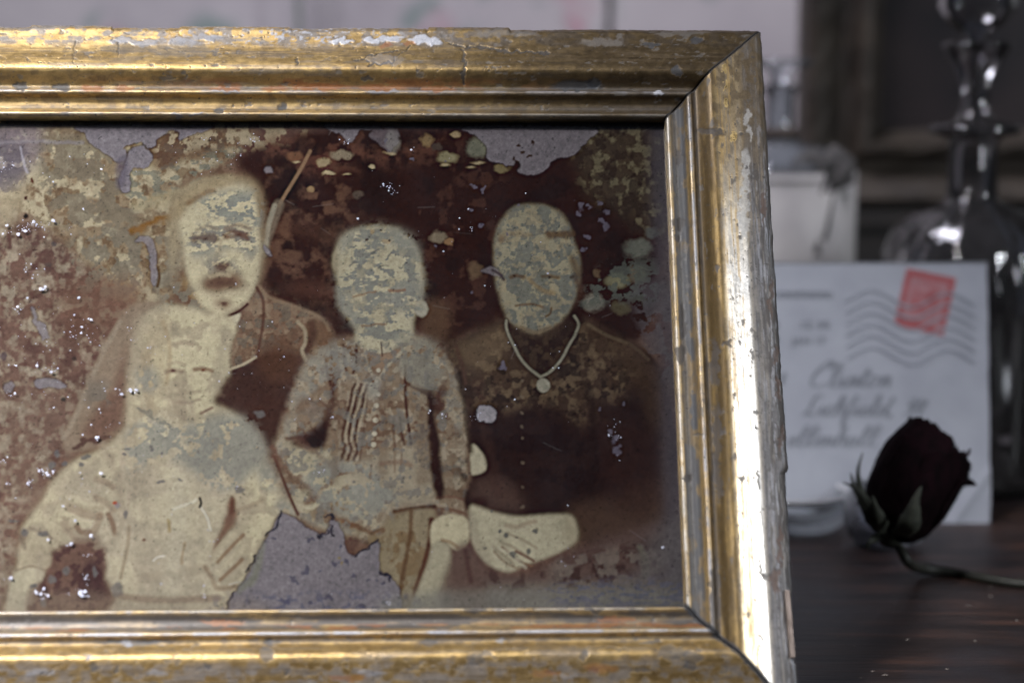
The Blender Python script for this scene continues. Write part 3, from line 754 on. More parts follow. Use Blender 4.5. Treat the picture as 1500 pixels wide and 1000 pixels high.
for P, w_, c, a_ in (([(205, 470), (196, 520), (192, 580)], 14, (150, 132, 106), 0.55), ([(330, 480), (322, 530), (316, 570)], 12, (150, 134, 108), 0.45), ([(60, 770), (90, 725), (130, 690), (180, 650)], 18, (154, 138, 112), 0.5),
                     ([(372, 640), (398, 690), (424, 742)], 14, (146, 130, 106), 0.5), ([(346, 700), (362, 740), (352, 770), (330, 800)], 16, (144, 126, 102), 0.45), ([(240, 620), (262, 690), (258, 780), (250, 860)], 20, (176, 166, 136), 0.4),
                     ([(290, 640), (300, 720), (292, 800)], 14, (154, 140, 114), 0.4), ([(205, 690), (214, 760), (206, 850)], 12, (152, 136, 110), 0.4), ([(150, 650), (170, 690), (176, 740)], 9, (146, 128, 104), 0.5), ([(250, 604), (285, 612), (325, 606)], 8, (146, 128, 102), 0.5),
                     ([(222, 596), (214, 560), (212, 520)], 10, (146, 124, 94), 0.5), ([(92, 760), (112, 790), (140, 786)], 8, (134, 112, 92), 0.55), ([(60, 812), (54, 850), (40, 880)], 8, (150, 134, 110), 0.5)):
    stroke(P, w_, c, a_, w_ * 0.8, 5)
# the hand of the child at the right edge of the dress
for P in ([(318, 822), (338, 800), (356, 782)], [(322, 848), (344, 828), (354, 818)]): stroke(P, 4, (134, 104, 76), 0.75, 3)
stroke([(314, 814), (322, 800), (340, 780)], 7, (170, 156, 122), 0.7, 4); stroke([(318, 838), (338, 818), (356, 800)], 8, (172, 158, 124), 0.8, 4)
stroke([(300, 830), (310, 845), (318, 860), (345, 858)], 5, (136, 110, 84), 0.6, 4)
stroke([(335, 855), (350, 851), (362, 856), (372, 854)], 2, (170, 160, 140), 0.8, 1.2)
spot(362, 860, 4, 3, (96, 62, 38), 0.9)
# grey losses in the pale areas
mottle([(190, 625), (260, 615), (310, 650), (290, 690), (240, 665), (190, 690)], GRY, 0.48, 10, 0.85, 371)
mottle([(270, 640), (300, 610), (360, 610), (392, 660), (370, 690), (340, 715), (300, 710), (285, 680)], GRY, 0.42, 13, 0.88, 372)
mottle([(375, 680), (400, 682), (405, 715), (385, 712)], GRY, 0.36, 10, 0.8, 373); mottle([(404, 732), (425, 732), (440, 750), (420, 755), (405, 745)], GRY, 0.34, 10, 0.85, 374)
mottle([(200, 540), (228, 540), (230, 570), (205, 570)], GRY, 0.36, 10, 0.8, 375); mottle([(125, 560), (160, 560), (160, 590), (128, 590)], (110, 102, 92), 0.40, 9, 0.7, 376)
for x, y, rx, ry in ((235, 704, 7, 4), (264, 701, 6, 3), (222, 656, 5, 3), (237, 663, 3, 2), (183, 752, 6, 7), (182, 665, 5, 3), (185, 656, 8, 2), (350, 715, 9, 7), (380, 605, 10, 8), (36, 778, 8, 8), (62, 780, 9, 6), (125, 668, 8, 5), (94, 678, 7, 5), (118, 680, 6, 4), (82, 662, 5, 8), (75, 680, 6, 8), (20, 762, 10, 3), (75, 848, 9, 8), (48, 858, 9, 5), (138, 835, 6, 12), (172, 862, 11, 14), (95, 835, 8, 8), (62, 882, 6, 8)):
    spot(x, y, rx, ry, (104, 100, 98), 0.75, 0.5, 1.5)
stroke([(205, 598), (228, 610), (250, 622)], 4, (108, 106, 96), 0.6, 3, 8)
stroke([(252, 745), (270, 738), (288, 730)], 2.5, (184, 176, 152), 0.8, 1.5, 3); stroke([(292, 740), (302, 755), (308, 775)], 2, (184, 178, 160), 0.8, 1.2, 1); stroke([(246, 760), (248, 778)], 4, (150, 124, 72), 0.6, 2, 3); stroke([(270, 795), (266, 825)], 3, (148, 120, 84), 0.6, 2, 3)
stroke([(292, 728), (294, 735), (292, 741)], 3, (52, 36, 34), 0.95, 1.2); spot(168, 735, 5, 3.4, (170, 84, 50), 0.95); spot(209, 788, 4, 3, (118, 86, 66), 0.8); spot(172, 738, 6, 5, (130, 120, 126), 0.6)
stroke([(224, 820), (230, 815), (240, 813)], 1.6, (192, 186, 172), 0.8, 1)
# ---- middle child
JK = [(405, 655), (418, 615), (430, 570), (445, 535), (460, 517), (485, 502), (520, 492), (560, 500), (600, 490), (630, 500), (655, 520), (672, 545), (682, 590), (688, 640), (690, 690), (689, 730), (683, 752), (655, 752), (640, 742), (636, 735), (610, 742), (585, 748), (572, 760), (560, 775), (540, 790), (508, 780), (470, 770), (440, 756), (430, 742), (412, 705)]
poly(JK, (134, 114, 91), 2.4)
clouds(JK, (104, 80, 63), 0.46, 0.62, 16, 0.65, 381); clouds(JK, (162, 146, 118), 0.52, 0.64, 10, 0.6, 384, 4); clouds([(405, 655), (470, 655), (540, 700), (560, 760), (500, 780), (430, 740)], (168, 156, 122), 0.40, 0.5, 18, 0.8, 382)
poly([(510, 680), (640, 650), (640, 735), (585, 745), (540, 760), (520, 730)], (152, 138, 112), 8, 0.8)
poly([(478, 548), (492, 556), (490, 585), (482, 620), (472, 650), (452, 652), (430, 646), (415, 640), (440, 638), (460, 625), (478, 600), (484, 575)], (76, 46, 38), 5, 0.95, 4)
poly([(462, 628), (476, 620), (470, 650), (455, 655), (448, 645)], (50, 28, 26), 4, 0.9)
poly([(628, 575), (636, 585), (636, 615), (642, 640), (644, 680), (650, 715), (642, 728), (634, 700), (628, 660), (628, 620)], (58, 32, 28), 2.5, 0.95, 3)
poly([(632, 590), (642, 570), (652, 556), (646, 575), (640, 600)], (80, 50, 42), 2.5, 0.85); poly([(636, 600), (652, 582), (648, 600), (638, 615)], (74, 44, 38), 2.5, 0.8)
poly([(612, 566), (640, 566), (632, 578), (618, 574)], (58, 40, 38), 3, 0.8, 4)
for dx in (0, 9, 18):
    stroke([(519 + dx, 562), (512 + dx, 590), (504 + dx, 620), (501 + dx, 640), (505 + dx, 655), (500 + dx, 672)], 3.2, (74, 42, 34), 0.8, 2.6, 2)
    stroke([(523 + dx, 566), (516 + dx, 594), (508 + dx, 624), (505 + dx, 645)], 2.4, (158, 142, 112), 0.7, 2)
for P, w_, a_ in (([(522, 503), (521, 530), (517, 545)], 3, 0.8), ([(503, 505), (505, 530), (508, 545)], 3, 0.6), ([(498, 541), (490, 560), (486, 575)], 4, 0.8), ([(476, 526), (480, 545), (484, 562)], 3, 0.7), ([(594, 535), (594, 580), (598, 620), (602, 648)], 3.4, 0.85), ([(586, 610), (588, 630), (592, 650)], 2.6, 0.7), ([(576, 610), (577, 640), (579, 655)], 3, 0.5), ([(597, 560), (610, 568), (630, 572)], 4, 0.6),
                  ([(544, 680), (542, 700)], 2, 0.5), ([(540, 560), (536, 600), (531, 640), (527, 672)], 1.8, 0.4)):
    stroke(P, w_, (78, 48, 40), a_, 2)
stroke([(560, 678), (590, 676), (600, 680)], 6, (126, 98, 80), 0.6, 5, 3)
for dx in (0, 10): stroke([(578 + dx, 650), (578 + dx, 690)], 2, (120, 94, 76), 0.5, 2)
stroke([(578, 748), (600, 745), (620, 742), (637, 741)], 5, (72, 40, 30), 0.9, 3)
poly([(580, 748), (600, 743), (604, 760), (600, 790), (585, 770)], (98, 68, 46), 6, 0.7)
# trousers
TR = [(540, 785), (560, 770), (578, 752), (636, 745), (634, 790), (624, 830), (612, 868), (606, 905), (560, 905), (550, 820)]
poly(TR, (138, 122, 92), 3); clouds(TR, (116, 92, 62), 0.46, 0.6, 16, 0.7, 383)
stroke([(602, 748), (601, 780), (598, 800), (590, 840), (585, 870)], 4, (92, 62, 40), 0.7, 4)
stroke([(632, 760), (630, 792), (620, 830), (610, 862), (606, 885)], 6, (84, 46, 32), 0.9, 4)
stroke([(560, 775), (545, 780), (530, 772), (500, 762), (480, 756)], 6, (104, 76, 56), 0.7, 4, 5)
poly([(498, 756), (512, 758), (530, 770), (520, 775), (505, 770)], (108, 74, 50), 3, 0.8, 3); poly([(470, 735), (500, 738), (520, 748), (490, 758), (462, 760), (452, 748)], (120, 94, 70), 4, 0.7, 4)
stroke([(446, 738), (456, 742), (470, 732)], 6, (170, 158, 124), 0.9, 2.5); poly([(443, 736), (458, 724), (464, 728), (452, 738)], (110, 78, 60), 2, 0.8)
# cuff and hand at the right
stroke([(640, 728), (660, 726), (684, 732)], 3, (118, 88, 72), 0.8, 2.2); stroke([(640, 744), (660, 745), (686, 752)], 4, (112, 84, 66), 0.8, 3)
poly([(632, 766), (646, 754), (665, 752), (684, 758), (688, 775), (685, 795), (672, 806), (660, 800), (646, 790), (634, 800), (630, 785)], (176, 164, 126), 1.6)
poly([(634, 795), (648, 790), (660, 802), (664, 830), (668, 870), (672, 905), (600, 905), (612, 860), (626, 825)], (160, 150, 118), 2.5)
stroke([(648, 790), (660, 793), (670, 800)], 4, (140, 112, 80), 0.7, 3)
# head
poly([(492, 400), (488, 382), (492, 362), (502, 345), (520, 334), (548, 329), (575, 332), (597, 345), (610, 362), (618, 385), (620, 410), (616, 440), (606, 468), (604, 492), (585, 506), (560, 512), (535, 508), (520, 498), (520, 480), (508, 462), (498, 445), (494, 420)], (170, 160, 126), 3)
spot(617, 450, 11, 17, (150, 144, 122), 1, 0.35); poly([(488, 372), (494, 368), (494, 396), (488, 392)], (150, 136, 104), 2)
HD = [(495, 370), (520, 338), (570, 332), (612, 370), (620, 430), (606, 480), (560, 505), (520, 490), (495, 430)]
mottle(HD, (126, 125, 114), 0.50, 10, 0.95, 391, flat=0.6); clouds(HD, (160, 146, 112), 0.5, 0.62, 16, 0.5, 385)
mottle([(500, 345), (550, 330), (600, 340), (615, 375), (590, 365), (560, 350), (520, 355), (505, 375)], (132, 130, 116), 0.42, 10, 0.85, 392)
mottle([(492, 425), (515, 435), (530, 465), (520, 480), (498, 450)], (130, 128, 116), 0.40, 10, 0.85, 393); mottle([(570, 410), (612, 400), (612, 440), (590, 455), (560, 440)], (132, 130, 118), 0.45, 10, 0.85, 394)
stroke([(518, 432), (535, 428), (550, 426)], 2.2, (140, 110, 82), 0.7, 2, 2); stroke([(570, 424), (582, 425), (592, 423)], 3, (138, 100, 74), 0.7, 2, 2); stroke([(530, 476), (548, 474), (565, 473)], 2.4, (136, 112, 88), 0.8, 1.6, 2)
spot(546, 338, 5, 5, (166, 138, 92), 0.7); spot(566, 352, 8, 4, (168, 140, 96), 0.6); spot(592, 340, 4, 3, (90, 80, 72), 0.5); spot(558, 336, 2, 2, (70, 62, 56), 0.9); spot(538, 349, 2.4, 2.4, (78, 64, 56), 0.8); spot(569, 350, 2.2, 2.2, (78, 64, 56), 0.8)
for x, y in ((518, 383), (548, 368), (541, 372), (560, 389), (570, 371), (590, 385)): stroke([(x - 4, y + 5), (x, y), (x + 5, y - 3)], 2, (112, 110, 100), 0.75, 1.4, 6)
# collar, buttons
poly([(530, 512), (545, 514), (556, 514), (575, 512), (592, 506), (575, 528), (555, 545), (540, 520)], (140, 114, 90), 2, 0.9)
stroke([(540, 510), (556, 514)], 5, (164, 154, 124), 0.9, 2); stroke([(560, 512), (572, 510)], 7, (166, 156, 126), 0.9, 2); stroke([(558, 500), (560, 520)], 1.6, (92, 72, 62), 0.8, 1)
stroke([(593, 508), (580, 522), (566, 536), (560, 546)], 3, (158, 148, 122), 0.8, 2); stroke([(534, 512), (538, 530), (545, 548)], 2.5, (156, 144, 118), 0.6, 2)
for x, y, r in ((554, 541, 4), (551, 557, 3), (554, 576, 4), (551, 593, 5), (550, 614, 5), (548, 634, 5), (547, 650, 5)):
    spot(x + 1, y + 1.2, r + 1.5, r + 1.5, (100, 76, 64), 0.5, 0.5, 0.3); spot(x, y, r, r, (172, 162, 134), 0.95, 0.4, 0.3)
mottle([(540, 550), (558, 552), (558, 578), (544, 582), (535, 568)], (146, 142, 128), 0.30, 10, 0.8, 395); mottle([(590, 495), (640, 500), (655, 535), (630, 570), (600, 560), (580, 530)], (128, 124, 110), 0.38, 11, 0.8, 396)
mottle(JK, (116, 112, 104), 0.58, 8, 0.7, 397); mottle([(462, 510), (520, 500), (530, 545), (480, 560), (440, 600), (430, 580)], (128, 124, 114), 0.48, 9, 0.7, 398)
poly([(482, 552), (492, 560), (490, 590), (484, 622), (474, 650), (455, 656), (432, 648), (416, 641), (440, 636), (462, 624), (478, 602), (484, 578)], (70, 42, 36), 4, 0.85, 5)
poly([(464, 628), (478, 612), (474, 648), (458, 656), (448, 648)], (42, 24, 22), 3.5, 0.9, 4)
poly([(630, 575), (638, 585), (637, 615), (643, 640), (646, 680), (652, 718), (642, 730), (634, 700), (629, 660), (628, 620)], (56, 32, 28), 3, 0.9, 4)
poly([(636, 586), (646, 568), (656, 556), (650, 578), (642, 602)], (78, 50, 42), 3, 0.8, 4)
stroke([(470, 520), (450, 545), (436, 590), (424, 625), (412, 650)], 16, (160, 146, 120), 0.35, 12, 5)
stroke([(664, 560), (674, 600), (678, 650), (676, 700)], 16, (158, 144, 118), 0.35, 12, 5)
stroke([(683, 560), (688, 620), (688, 700), (684, 745)], 5, (92, 66, 54), 0.5, 5)
stroke([(432, 640), (460, 662), (500, 690)], 6, (120, 94, 76), 0.5, 5, 5)
mottle([(450, 680), (520, 675), (560, 700), (580, 740), (540, 755), (490, 750), (455, 720)], GRY, 0.455, 13, 0.9, 399)
stroke([(418, 640), (440, 640), (452, 650)], 4, (86, 56, 46), 0.6, 3, 3); stroke([(402, 668), (414, 700), (426, 730), (436, 752)], 3.5, (92, 62, 50), 0.9, 2); stroke([(400, 655), (408, 672), (420, 690)], 6, (110, 78, 64), 0.6, 4, 5)
for P, w_, a_ in (([(505, 570), (498, 610), (492, 660), (490, 700)], 10, 0.4), ([(566, 560), (562, 620), (560, 690)], 12, 0.35), ([(612, 590), (618, 640), (620, 700)], 14, 0.4), ([(436, 600), (450, 585), (470, 570)], 8, 0.5), ([(654, 610), (664, 625), (672, 640)], 6, 0.4), ([(650, 680), (662, 690), (680, 690)], 6, 0.4), ([(412, 690), (430, 700), (450, 720)], 8, 0.45)):
    stroke(P, w_, (104, 80, 64), a_, w_ * 0.8, 5)
poly([(484, 585), (440, 580), (430, 600), (440, 620), (465, 615)], (122, 98, 80), 7, 0.5)
# ---- woman at the right
WB = [(656, 520), (660, 505), (680, 492), (715, 478), (742, 465), (765, 480), (830, 480), (852, 462), (885, 482), (925, 500), (955, 520), (975, 560), (990, 640), (990, 720), (985, 770), (960, 800), (880, 800), (845, 790), (690, 750), (692, 690), (686, 600), (672, 545)]
poly(WB, (52, 30, 26), 2.5)
UPB = [(658, 515), (665, 502), (715, 480), (742, 468), (765, 480), (850, 470), (880, 490), (925, 510), (930, 560), (860, 620), (800, 590), (740, 600), (690, 590), (672, 545)]
poly(UPB, (80, 62, 48), 8, 0.8); clouds(UPB, (112, 94, 72), 0.44, 0.68, 14, 0.75, 401); clouds(UPB, (48, 34, 30), 0.52, 0.62, 15, 0.7, 402)
poly([(664, 505), (715, 482), (740, 475), (735, 520), (700, 540), (680, 530)], (112, 94, 72), 7, 0.6); stroke([(668, 506), (676, 530), (682, 560)], 4, (84, 60, 48), 0.7, 4)
clouds([(690, 620), (970, 600), (980, 720), (860, 730), (700, 740)], (40, 20, 20), 0.46, 0.62, 24, 0.7, 403)
poly([(852, 470), (905, 495), (950, 520), (975, 560), (960, 640), (930, 560), (890, 520)], (82, 62, 46), 8, 0.7, 4); stroke([(862, 474), (890, 490), (925, 504), (950, 525)], 3, (112, 96, 74), 0.6, 3)
poly([(695, 700), (740, 700), (770, 745), (720, 745), (694, 735)], (92, 70, 60), 8, 0.7, 3); poly([(692, 728), (712, 728), (712, 742), (696, 745)], (60, 34, 30), 3, 0.9)
poly([(830, 745), (880, 730), (950, 705), (985, 700), (985, 770), (920, 800), (860, 805), (845, 790)], (88, 66, 52), 10, 0.8, 4)
SK = [(672, 800), (700, 810), (720, 835), (770, 840), (820, 815), (850, 800), (990, 770), (1000, 905), (668, 905)]
poly(SK, (98, 76, 68), 6, 0.95); poly([(668, 862), (1000, 858), (1000, 905), (668, 905)], (124, 116, 104), 10, 0.9)
clouds([(690, 800), (740, 840), (860, 815), (970, 790), (980, 840), (820, 862), (690, 855)], (68, 44, 40), 0.42, 0.58, 20, 0.75, 404)
clouds([(820, 815), (980, 800), (985, 860), (830, 862)], (128, 116, 104), 0.44, 0.6, 16, 0.6, 405)
poly([(664, 812), (690, 800), (706, 840), (712, 900), (664, 900)], (104, 82, 72), 6, 0.8); stroke([(682, 806), (690, 850)], 5, (76, 48, 44), 0.6, 5); stroke([(938, 800), (946, 818), (947, 842)], 8, (112, 106, 90), 0.7, 4)
poly([(690, 650), (702, 656), (712, 672), (711, 688), (696, 694), (690, 690)], (168, 158, 126), 1.4)
# her hands
HN = [(688, 742), (700, 740), (722, 748), (752, 754), (775, 754), (800, 752), (832, 752), (843, 762), (846, 785), (836, 798), (815, 810), (788, 820), (770, 826), (748, 836), (728, 832), (710, 820), (698, 805), (690, 785)]
poly(HN, (172, 162, 128), 2.4)
poly([(830, 752), (846, 770), (846, 792), (834, 800), (826, 775)], (158, 142, 108), 5, 0.6)
stroke([(742, 768), (758, 770), (772, 765), (784, 762)], 4, (150, 124, 98), 0.6, 4); stroke([(736, 800), (750, 812), (764, 822), (780, 828)], 2.5, (126, 98, 74), 0.8, 2); stroke([(756, 806), (768, 812), (782, 820)], 3, (108, 76, 62), 0.85, 2)
stroke([(724, 806), (740, 822), (760, 832)], 2.4, (138, 114, 86), 0.7, 2); stroke([(722, 800), (745, 808), (770, 830)], 3, (184, 176, 146), 0.5, 3)
for x, y, r in ((742, 783, 4), (732, 777, 3), (757, 786, 3), (784, 777, 5), (752, 810, 5), (774, 806, 5), (710, 802, 3), (720, 748, 3), (752, 815, 3)): spot(x, y, r * 1.2, r, (100, 98, 92), 0.8, 0.5, 1.2)
# neck and head
poly([(745, 465), (762, 482), (785, 490), (812, 484), (835, 462), (848, 470), (836, 500), (815, 532), (792, 545), (772, 528), (752, 498)], (54, 34, 28), 4, 0.9); clouds([(745, 480), (840, 480), (815, 535), (790, 545), (768, 530)], (78, 60, 44), 0.5, 0.62, 10, 0.7, 406)
WH = [(724, 372), (726, 345), (735, 322), (752, 304), (775, 298), (802, 301), (822, 312), (834, 330), (840, 352), (848, 375), (849, 400), (845, 425), (838, 445), (826, 464), (806, 478), (786, 486), (765, 480), (748, 468), (737, 448), (729, 420), (725, 398)]
poly(WH, (150, 140, 110), 3)  # face toned down, painting in some of the light falloff
mottle(WH, (116, 116, 104), 0.455, 10, 0.95, 411, blur=2); mottle(WH, (108, 108, 100), 0.585, 8, 0.6, 412, blur=3)
clouds(WH, (160, 142, 104), 0.58, 0.66, 9, 0.5, 413, 3)
stroke([(805, 344), (822, 342), (838, 340)], 8, (92, 66, 44), 0.75, 5, 4); stroke([(735, 345), (750, 340), (775, 342)], 6, (138, 116, 84), 0.5, 5, 4); spot(734, 350, 8, 10, (132, 106, 76), 0.6, 0.9); poly([(836, 370), (848, 385), (846, 412), (838, 400)], (72, 46, 36), 3, 0.7, 3)
stroke([(748, 405), (757, 402), (768, 405)], 4, (104, 82, 60), 0.75, 3, 2); stroke([(796, 404), (806, 403), (818, 406)], 4, (98, 80, 60), 0.75, 3, 2); spot(753, 403, 4, 3, (70, 54, 44), 0.8, 0.8); spot(805, 405, 4, 3, (66, 54, 46), 0.8, 0.8); spot(838, 405, 4, 3, (72, 62, 52), 0.7)
stroke([(776, 408), (786, 418), (800, 425), (812, 428)], 5, (150, 122, 78), 0.6, 4, 2); stroke([(756, 446), (772, 444), (790, 446), (800, 452)], 2.4, (116, 94, 70), 0.8, 2, 1.5); spot(801, 454, 8, 8, (108, 108, 98), 0.8); stroke([(808, 450), (806, 458), (800, 462)], 2.2, (98, 74, 50), 0.8, 1.5)
stroke([(764, 478), (785, 485), (806, 478)], 4, (126, 102, 72), 0.6, 3)
poly([(842, 405), (856, 425), (838, 455), (846, 430)], (88, 62, 48), 3, 0.8)
# necklace
for dx, c, w_ in ((1.5, (60, 44, 38), 5.5), (0, (118, 112, 92), 3.8), (-0.8, (140, 134, 112), 1.6)):
    stroke([(742, 468), (742, 480), (750, 500), (762, 522), (775, 538), (792, 551)], w_, c, 0.9, 1.6, 0.6); stroke([(792, 551), (806, 543), (822, 526), (832, 508), (842, 490), (848, 474), (842, 462)], w_, c, 0.9, 1.6, 0.6)
spot(797, 564, 13, 13, (70, 56, 46), 0.6, 0.4); spot(796, 563, 12, 12, (150, 144, 122), 0.95, 0.3, 0.6); spot(800, 566, 6, 5, (126, 122, 104), 0.6)
for y in (556, 580, 604, 624, 640, 676, 711, 741): spot(765 + (y - 600) * 0.01, y, 4, 3.5, (118, 104, 86), 0.55, 0.7)
poly([(860, 590), (930, 600), (975, 660), (960, 740), (900, 745), (880, 700)], (64, 38, 32), 12, 0.6, 5)
stroke([(925, 505), (965, 560), (978, 640), (980, 720)], 14, (86, 66, 54), 0.5, 10, 5); stroke([(860, 560), (872, 640), (866, 720)], 8, (40, 22, 20), 0.5, 6, 5); stroke([(700, 560), (712, 640), (730, 720)], 10, (74, 48, 40), 0.4, 8, 5)
stroke([(672, 545), (682, 600), (690, 660)], 6, (36, 20, 18), 0.6, 4, 3)
for P in ([(722, 800), (738, 812), (752, 826)], [(734, 792), (752, 800), (770, 812)], [(746, 780), (766, 790), (786, 800)]): stroke(P, 3, (134, 114, 90), 0.5, 3, 2)
stroke([(690, 752), (700, 790), (716, 820)], 8, (146, 132, 106), 0.5, 7, 3)
# ---- losses down to the lilac grey mount
TORN = np.zeros(XX.shape)
def torn(pts, a=1.0, warp=3.0, c=LIL, edge=True, curve=True):
    sl, m = mask(pts, 0.7, warp, curve)
    if edge:
        e = np.clip(gblur(m, 1.6) * (1 - m) * 4, 0, 1); lay(sl, e * 0.55 * a, (62, 52, 58))
    nz = fbm(XX[sl] / 3.0, YY[sl] / 3.0, 77, 3); nb = fbm(XX[sl] / 30.0, YY[sl] / 30.0, 78, 3)
    cc = srgb(c)[None, None] * (0.78 + 0.38 * nz + 0.12 * (nb - 0.5))[..., None]
    IMG[sl] = IMG[sl] * (1 - (m * a)[..., None]) + cc * (m * a)[..., None]
    TORN[sl] = np.maximum(TORN[sl], m * a)
torn([(120, 182), (124, 195), (136, 212), (152, 222), (162, 230), (170, 234), (182, 232), (184, 218), (180, 214), (190, 208), (204, 206), (216, 216), (226, 212), (228, 204), (238, 196), (250, 190), (262, 192), (262, 202), (272, 200), (284, 194), (296, 192), (298, 182)])
torn([(188, 220), (200, 212), (214, 217), (222, 226), (220, 238), (210, 244), (196, 244), (190, 254), (192, 268), (184, 280), (176, 276), (174, 262), (180, 244), (184, 232)])
poly([(172, 230), (186, 228), (184, 262), (172, 276), (168, 258)], (96, 88, 100), 2.5, 0.7)
torn([(206, 344), (222, 346), (226, 360), (228, 385), (230, 400), (228, 416), (221, 414), (219, 396), (218, 372), (212, 354), (196, 352)], 0.8, 2)
stroke([(231, 390), (233, 405), (230, 418)], 3, (84, 58, 38), 0.8, 1.5)
torn([(45, 450), (50, 452), (55, 470), (66, 476), (72, 494), (62, 495), (55, 488), (50, 470)], 0.8, 4); torn([(50, 556), (66, 553), (84, 555), (96, 562), (90, 567), (72, 565), (54, 566)], 0.85, 2); torn([(4, 562), (14, 557), (20, 565), (16, 574), (6, 572)], 0.7, 4)
torn([(386, 357), (392, 362), (398, 373), (392, 371), (386, 364)], 0.85, 1); torn([(388, 243), (396, 243), (398, 250), (390, 251)], 0.8, 2)
torn([(478, 186), (500, 196), (508, 206), (518, 204), (522, 198), (530, 190), (560, 186), (540, 182), (480, 180)], 0.95, 4); torn([(545, 190), (580, 186), (584, 205), (570, 220), (560, 214), (548, 205)], 0.55, 5)
torn([(688, 184), (700, 200), (712, 216), (714, 230), (724, 236), (738, 238), (750, 240), (756, 232), (762, 240), (758, 248), (768, 253), (780, 255), (792, 252), (802, 244), (806, 234), (816, 230), (838, 226), (850, 216), (860, 205), (862, 184)], 0.95, 3)
for x, y in ((764, 222), (780, 208), (776, 227), (752, 232), (758, 236), (762, 210)): spot(x, y, 4, 3, (74, 56, 50), 0.9, 0.5, 2)
torn([(699, 598), (708, 592), (718, 594), (726, 602), (726, 612), (716, 617), (704, 616), (700, 608)], 1.0, 3, (138, 132, 138)); torn([(704, 396), (716, 390), (728, 392), (736, 404), (728, 402), (716, 399)], 0.7, 2); stroke([(722, 394), (732, 400), (738, 408)], 3, (72, 58, 60), 0.8, 2)
for x, y, r in ((696, 272, 5), (707, 276, 4), (690, 271, 3), (744, 343, 3), (705, 330, 4), (760, 300, 3), (690, 425, 4), (735, 535, 6), (690, 308, 3), (880, 325, 6), (850, 300, 7), (846, 310, 6), (888, 310, 6), (886, 330, 7), (877, 295, 5), (860, 345, 5), (855, 365, 5), (862, 300, 4), (900, 640, 7), (902, 655, 8), (896, 628, 5), (908, 662, 6), (915, 592, 4), (880, 595, 3), (640, 360, 3), (565, 205, 3), (604, 232, 3), (655, 238, 2)):
    spot(x, y, r, r * 0.9, (104, 98, 114), 0.75, 0.5, 2.5)
BIG = [(328, 905), (334, 888), (338, 872), (348, 862), (362, 842), (370, 828), (378, 805), (390, 790), (396, 778), (402, 762), (412, 750), (422, 754), (432, 757), (446, 772), (456, 776), (470, 784), (476, 778), (482, 768), (487, 758), (495, 764), (502, 778), (504, 795), (508, 810), (518, 812), (534, 804), (546, 794), (550, 790), (557, 797), (553, 815), (556, 834), (572, 842), (584, 858), (590, 880), (588, 905)]
torn(BIG, 1.0, 3, (121, 113, 118), True, False)
poly([(366, 840), (376, 810), (386, 792), (388, 800), (382, 830), (376, 850), (360, 862), (346, 868), (352, 856)], (122, 120, 106), 2, 0.9, 3)
for P in ([(412, 750), (406, 765), (396, 778), (388, 786)], [(372, 812), (366, 826), (360, 838)], [(340, 868), (334, 884), (330, 895)], [(519, 812), (532, 806), (544, 796), (550, 790)], [(476, 757), (484, 754), (490, 758)], [(484, 768), (482, 778), (486, 782)], [(462, 784), (472, 783), (478, 776)], [(556, 836), (566, 838), (574, 846)]):
    stroke(P, 2.6, (52, 46, 56), 0.9, 1.4, 6)
for x, y, rx, ry in ((446, 832, 6, 8), (434, 852, 10, 6), (428, 846, 9, 3), (402, 787, 5, 4), (508, 820, 7, 4), (492, 825, 5, 5), (520, 843, 5, 4), (560, 850, 8, 4), (480, 875, 12, 5), (456, 880, 8, 4), (530, 884, 8, 4), (565, 882, 6, 5), (500, 800, 4, 5), (415, 878, 10, 4), (455, 790, 4, 3), (470, 836, 4, 3), (540, 852, 6, 3), (360, 882, 5, 4)):
    spot(x, y, rx, ry, (74, 72, 90), 0.7, 0.6, 3)
mottle([(335, 872), (590, 868), (590, 895), (330, 895)], (84, 84, 106), 0.56, 6, 0.6, 421)
spot(497, 816, 3, 3, (136, 120, 80), 0.8); spot(500, 823, 2, 3, (140, 118, 70), 0.8)
# margins of the print: pane haze and rail shade painted into the colour
def margin(pts, c, a, blur=10): poly(pts, c, blur, a)
margin([(955, 180), (990, 180), (1040, 910), (985, 910), (975, 760), (968, 560), (958, 330)], (92, 88, 96), 0.75, 9)  # greyish haze of the pane painted along the right side
mottle([(930, 420), (985, 420), (1000, 560), (960, 540), (935, 470)], (98, 94, 98), 0.42, 16, 0.6, 431)
margin([(960, 770), (1030, 760), (1040, 910), (850, 910), (860, 868), (930, 840)], (104, 98, 98), 0.7, 12); margin([(600, 868), (1000, 862), (1000, 905), (600, 905)], (126, 122, 112), 0.6, 6)
mottle([(820, 855), (1000, 850), (1000, 885), (820, 885)], (96, 96, 116), 0.50, 7, 0.65, 432, flat=0.4); margin([(-190, 868), (330, 872), (330, 910), (-190, 910)], (132, 116, 98), 0.4, 6)
margin([(-190, 172), (45, 172), (60, 195), (45, 245), (-10, 275), (-190, 300)], (120, 112, 128), 0.55, 8); mottle([(-60, 200), (30, 205), (40, 250), (0, 290), (-60, 300)], (86, 80, 92), 0.50, 12, 0.6, 433)  # reflection haze of the pane painted at the upper left
stroke([(0, 208), (60, 206), (120, 208)], 3, (132, 124, 130), 0.5, 3, 2); stroke([(30, 215), (34, 240), (38, 250)], 2.5, (150, 144, 156), 0.6, 2, 2)
margin([(-190, 165), (1010, 165), (1010, 186), (-190, 188)], (52, 44, 48), 0.55, 5)  # shadow of the top rail painted as a dark strip
